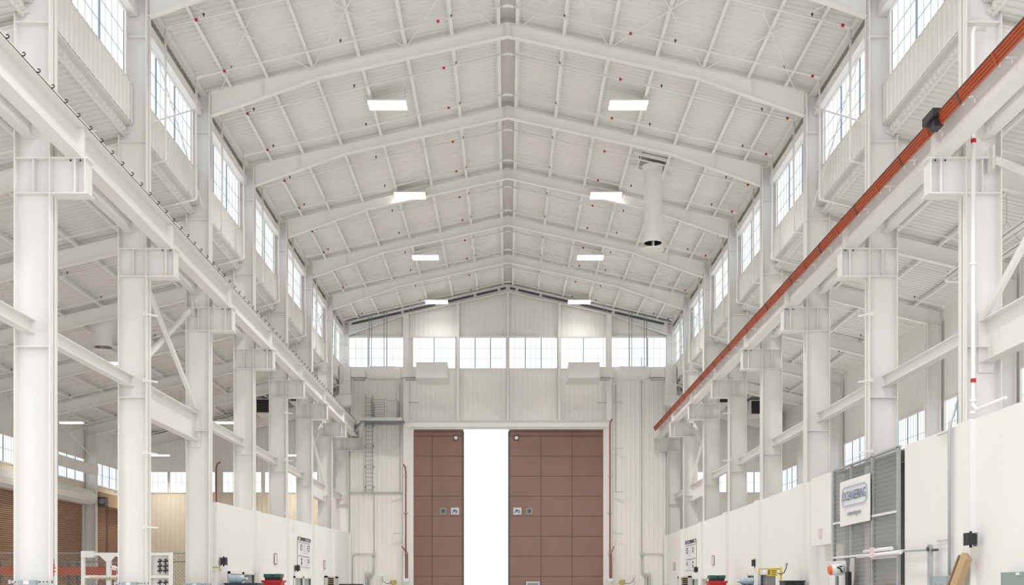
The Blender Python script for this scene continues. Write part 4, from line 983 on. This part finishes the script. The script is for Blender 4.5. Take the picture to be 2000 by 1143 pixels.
# right side: cage, banner, rail etc.
XC = 11.50
t = thing('wire_cage', (XC, 36.1, 0), 'tall galvanised frame with fine grey wire screens in the right wall recess', 'cage')
YV = (39.4, 37.4, 35.2, 32.9)
ztop = lambda y: lowtop(1, y)
for i, y in enumerate(YV):
    mb = MB(); w = .09 if i in (0, 1) else .14; mb.box(XC - .04, XC + .05, y - w / 2, y + w / 2, 0, ztop(y)); mb.build('upright', 'galv', t)
mb = MB(); mb.bar((XC, YV[0], ztop(YV[0])), (XC, YV[3] - .2, ztop(YV[3])), .08, .06); mb.build('rail', 'galv', t)
for z, a, b in ((2.28, 0, 3), (1.08, 0, 3), (.95, 2, 3)):
    mb = MB(); mb.bar((XC - .02, YV[a], H(z)), (XC - .02, YV[b], H(z)), .06, .07); mb.build('rail', 'print', t)
for i in range(3):
    mb = MB(); a, b = YV[i + 1], YV[i]; mb.add([(XC + .03, a, 0.1), (XC + .03, b, 0.1), (XC + .03, b, ztop(b)), (XC + .03, a, ztop(a))], [(0, 1, 2, 3)]); mb.build('wire_screen', 'screen', t)
mb = MB()
for y in (YV[0] - .1, YV[2] + .12, YV[2] - .14):
    z = .2
    while z < H(4.0): mb.box(XC + .0, XC + .04, y - .025, y + .025, z, z + .05); z += .16
mb.build('slotted_holes', 'galvd', t)
mb = MB(); mb.tube([(XC + .5, 35.0, H(3.85)), (XC + .5, 33.2, H(3.85)), (XC + .5, 33.1, H(3.75))], .03, 6); mb.build('brace_tube', 'galvd', t)
# banner
xb = 11.40; ya, yb = 35.15, 38.35; zb0, zb1 = H(2.15), H(3.64)
t = thing('banner', (xb, (ya + yb) / 2, zb0), 'white hanging banner with blue rounded logo on the wire cage', 'banner')
mb = MB(); N = 12; vs = []
for j in range(5):
    for i in range(N + 1):
        u = i / N; v = j / 4; vs.append((xb + .012 * math.sin(u * 9 + v * 3) * (1 - v), ya + (yb - ya) * u, zb0 + (zb1 - zb0) * v - (.03 * u if j == 0 else 0)))
mb.add(vs, [(j * (N + 1) + i, j * (N + 1) + i + 1, (j + 1) * (N + 1) + i + 1, (j + 1) * (N + 1) + i) for j in range(4) for i in range(N)])
mb.build('cloth', 'frost', t)
R_out = Matrix(((0, 0, -1, 0), (-1, 0, 0, 0), (0, 1, 0, 0), (0, 0, 0, 1)))   # text x -> -Y, y -> +Z, normal -X
ym = (ya + yb) / 2
text_mesh('OCEANEERING', .44, 'logo_text', 'blueink', t, Matrix.Translation((xb - .03, ym - .02, zb0 + .93)) @ R_out, sx=.82)
text_mesh('oceaneering.com', .22, 'web_address', 'greyink', t, Matrix.Translation((xb - .03, ym - .02, zb0 + .36)) @ R_out, sx=.95)
mb = MB(); hw, hh = 1.32, .30; pts = []
for q in range(33):
    a = q / 32 * 2 * math.pi; cx = (hw - hh) if math.cos(a) > 0 else -(hw - hh)
    pts.append((ym + cx + hh * math.cos(a), zb0 + .93 + hh * math.sin(a) * 1.05))
for p, q in zip(pts[:-1], pts[1:]):
    if (Vector(p) - Vector(q)).length > 1e-4: mb.bar((xb - .028, p[0], p[1]), (xb - .028, q[0], q[1]), .045, .006, up=(1, 0, 0))
mb.build('logo_outline', 'paleink', t)
# things in the cage
for i, (y, w, h, zz) in enumerate(((36.9, .5, 1.9, 0), (36.3, .5, 1.75, 0))):
    mb = MB(); mb.box(12.2, 12.8, y - w / 2, y + w / 2, zz, h); mb.box(12.18, 12.2, y - .04, y + .04, zz, h); mb.box(12.2, 12.82, y - w / 2 - .01, y + w / 2 + .01, h * .5, h * .5 + .02)
    tag(mb.build('cardboard_box', 'card'), '%s brown cardboard box stacked inside the wire cage' % ['taller', 'shorter'][i], 'box', 'cardboard boxes in the cage')
# whiteboard + wrapped camera-like unit
mb = MB(); mb.box(11.3, 11.33, 37.4, 39.2, .7, H(.93)); mb.box(11.29, 11.34, 37.4, 39.2, H(.9), H(.94))
tag(mb.build('white_board', 'print'), 'plain white board leaning at the foot of the wire cage', 'board')
t = thing('robot_head', (11.0, 37.6, 0), 'white and orange cylindrical machine head with black marks before the white board', 'machine')
mb = MB(); c = Vector((11.0, 37.5, H(.62))); mb.tube([c + Vector((-.16, 0, 0)), c + Vector((.0, 0, .0)), c + Vector((.2, 0, .04)), c + Vector((.27, 0, .04))], [.17, .19, .2, .15], 16); mb.build('head_shell', 'print', t, smooth=True)
mb = MB(); mb.tube([c + Vector((-.24, 0, -.01)), c + Vector((-.16, 0, 0))], [.13, .18], 16); mb.build('orange_cap', 'orangep', t)
mb = MB(); mb.tube([c + Vector((.0, -.19, .1)), c + Vector((.1, -.2, .04)), c + Vector((.16, -.19, -.08))], .03, 6); mb.tube([c + Vector((.08, -.17, .12)), c + Vector((.18, -.17, .12))], .025, 6); mb.build('black_mark', 'black', t)
mb = MB(); mb.tube([c + Vector((.05, 0, -.2)), (11.05, 37.6, 0)], .06, 10); mb.tube([(11.05, 37.6, 0), (11.05, 37.6, .04)], .3, 16); mb.build('stand', 'galvd', t)
t = thing('cable_bundle', (11.25, 36.6, 0), 'black and white cable bundle hanging on the cage beside the machine head', 'cable')
mb = MB()
for i in range(5): mb.tube([(11.36, 36.95 - i * .07, H(1.0)), (11.33, 37.0 - i * .1, H(.7)), (11.34, 36.85 - i * .05, H(.35)), (11.35, 36.95, 1.2)], .025, 6)
mb.build('cable_strands', 'cond', t)
mb = MB(); mb.box(11.2, 11.33, 36.8, 37.1, 1.1, H(.55)); mb.build('black_pouch', 'black', t)
# rail with tubes on the right wall
t = thing('guard_rail', (11.35, 31, 0), 'grey horizontal tube rail on a post in front of the right wall', 'rail')
mb = MB(); mb.tube([(11.35, 35.4, H(1.12)), (11.35, 30.1, H(1.06))], .045, 8); mb.build('rail_tube', 'galv', t, smooth=True)
mb = MB(); mb.box(11.3, 11.4, 29.95, 30.1, 0, H(1.18)); mb.build('post', 'galv', t)
mb = MB(); mb.tube([(11.3, 30.0, H(1.06)), (11.25, 30.0, H(1.06))], .06, 8); mb.box(11.35, 11.45, 29.7, 29.95, H(1.0), H(1.06)); mb.build('end_fitting', 'dark', t)
for i, (d, z, y0_, y1_) in enumerate(((-.12, 1.22, 35.2, 32.7), (-.14, 1.08, 35.8, 31.9))):
    mb = MB(); mb.tube([(11.35 + d, y0_, H(z) - .06), (11.35 + d, y1_, H(z) - .04)], .06, 10)
    tag(mb.build('rolled_tube', 'print', smooth=True), '%s white rolled tube resting against the grey rail' % ['upper', 'lower'][i], 'tube', 'white tubes on the rail')
mb = MB(); mb.box(11.12, 11.2, 34.1, 34.35, H(.95), H(1.26)); tag(mb.build('tape_strip', 'pink'), 'pink tape holding the white tubes on the rail', 'tape')
# conduit pole + panels
t = thing('conduit_pole', (11.48, 29.05, H(.3)), 'shiny metal conduit rising from the switch box and bending over the right wall', 'conduit')
mb = MB(); mb.tube([(11.48, 29.05, H(.34)), (11.48, 29.05, H(4.15)), (11.52, 29.05, H(4.35)), (11.85, 29.25, H(5.1))], .04, 10); mb.build('conduit_run', 'galv', t, smooth=True)
for z in (4.1, 1.27):
    mb = MB(); mb.bar((11.5, 29.0, H(z)), (11.5, 29.9, H(z)), .03, .04); mb.build('strut_clip', 'cond', t)
mb = MB(); mb.box(11.36, 11.57, 28.95, 29.95, H(-.6), H(.33)); t = thing('switch_box', (11.5, 29.4, H(-.6)), 'blue-grey electrical switch box on the right wall under the metal conduit', 'electrical box')
mb.build('enclosure', 'boxb', t)
for y in (29.3, 29.65):
    mb = MB(); mb.box(11.34, 11.36, y - .03, y + .03, H(-.1), H(.1)); mb.build('latch', 'black', t)
t = thing('panel_box', (11.5, 25.3, H(-.6)), 'grey electrical panel at the lower right edge of the photo', 'electrical box')
mb = MB(); mb.box(11.36, 11.57, 24.2, 25.75, H(-.6), H(.37)); mb.build('enclosure', 'boxg', t)
mb = MB(); mb.box(11.34, 11.36, 24.8, 24.95, H(.3), H(.36)); mb.build('sticker', 'print', t)
# cardboard leaning
t = thing('cardboard_length', (11.2, 27.9, 0), 'long brown cardboard box leaning against the right wall under the speaker', 'cardboard')
mb = MB(); mb.bar((11.0, 29.0, .02), (11.28, 27.45, H(.80)), .30, .16, up=(1, 0, 0)); mb.build('main_board', 'card', t)
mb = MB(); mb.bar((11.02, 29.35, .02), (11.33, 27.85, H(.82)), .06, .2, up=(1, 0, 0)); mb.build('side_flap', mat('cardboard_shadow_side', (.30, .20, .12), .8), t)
# pink sign on the overhang
x, y, z = onwall(1602, 1041, 11.43)
mb = MB(); mb.box(11.42, 11.45, y - .22, y + .22, z - .18, z + .15); mb.box(11.415, 11.42, y - .1, y + .1, z - .08, z + .05)
tag(mb.build('wall_notice', 'pink'), 'faded pink notice on the white overhang left of the cage', 'sign')

# ---------------------------------------------------------------- world, lights, camera
w = bpy.data.worlds.new('World'); S.world = w; w.use_nodes = True
nt = w.node_tree; bg = nt.nodes['Background']; bg.inputs['Color'].default_value = (.97, .99, 1, 1); bg.inputs['Strength'].default_value = 1.7
SPREAD = 125
def area(name, loc, rot, sx, sy, power, col=(1, 1, 1)):
    l = bpy.data.lights.new(name, 'AREA'); l.shape = 'RECTANGLE'; l.size = sx; l.size_y = sy; l.energy = power; l.color = col; l.spread = math.radians(SPREAD)
    o = bpy.data.objects.new(name, l); COL.objects.link(o); o.location = loc; o.rotation_euler = rot
    return o
R = math.radians; HB, AL, UL = 250, 170, 70
for s in (-1, 1):
    for y in (14.5, 25.5, 36.6, 47.8, 58.8, 69.8, 80.6):      # high bay lamps; nearer rows without fixtures are added fill
        for d in (-.24, .24): area('high_bay_and_fill_lamp', (s * 5.15, y + d, H(20.62)), (0, 0, 0), 1.5, .22, HB * (.10 if y > 80 else 1.9 if y > 65 else .7 if y > 55 else 1.15 if y > 40 else .75), (1, .985, .96))
for x, y in ((-16.3, 30.5), (-25, 30.5), (-16.3, 47.2), (-25, 47.2), (-25, 64), (-16.2, 64), (-24.8, 79.7), (-15.4, 79.7)):  # lamps lacking a hanging fixture are added to brighten the aisle
    area('aisle_and_fill_lamp', (x, y, H(9.44)), (0, 0, 0), 1.2, .3, AL, (1, .97, .91))
for y in (20, 30, 40, 50, 60, 70):
    area('hidden_fill_uplight', (17, y, H(3.45)), (R(180), 0, 0), 3, 3, UL, (1, .98, .95))  # fill lights added out of sight behind the low wall
# sun-lit yard beyond open door
S.view_settings.view_transform = 'Standard'
S.view_settings.exposure = 0.06
S.cycles.max_bounces = 8; S.cycles.diffuse_bounces = 6; S.cycles.glossy_bounces = 3; S.cycles.transmission_bounces = 4; S.cycles.transparent_max_bounces = 8
S.cycles.sample_clamp_indirect = 6; S.cycles.use_denoising = True; S.cycles.caustics_reflective = False
cam = bpy.data.cameras.new('camera'); co = bpy.data.objects.new('camera', cam); COL.objects.link(co); S.camera = co
co.location = (0, 0, EYE); co.rotation_euler = (R(90), 0, 0)
cam.sensor_width = 36; cam.sensor_fit = 'HORIZONTAL'; cam.lens = F * 36 / 2000
cam.shift_x = (1000 - 992) / 2000; cam.shift_y = (1150 - 571.5) / 2000; cam.clip_end = 500; cam.clip_start = .1
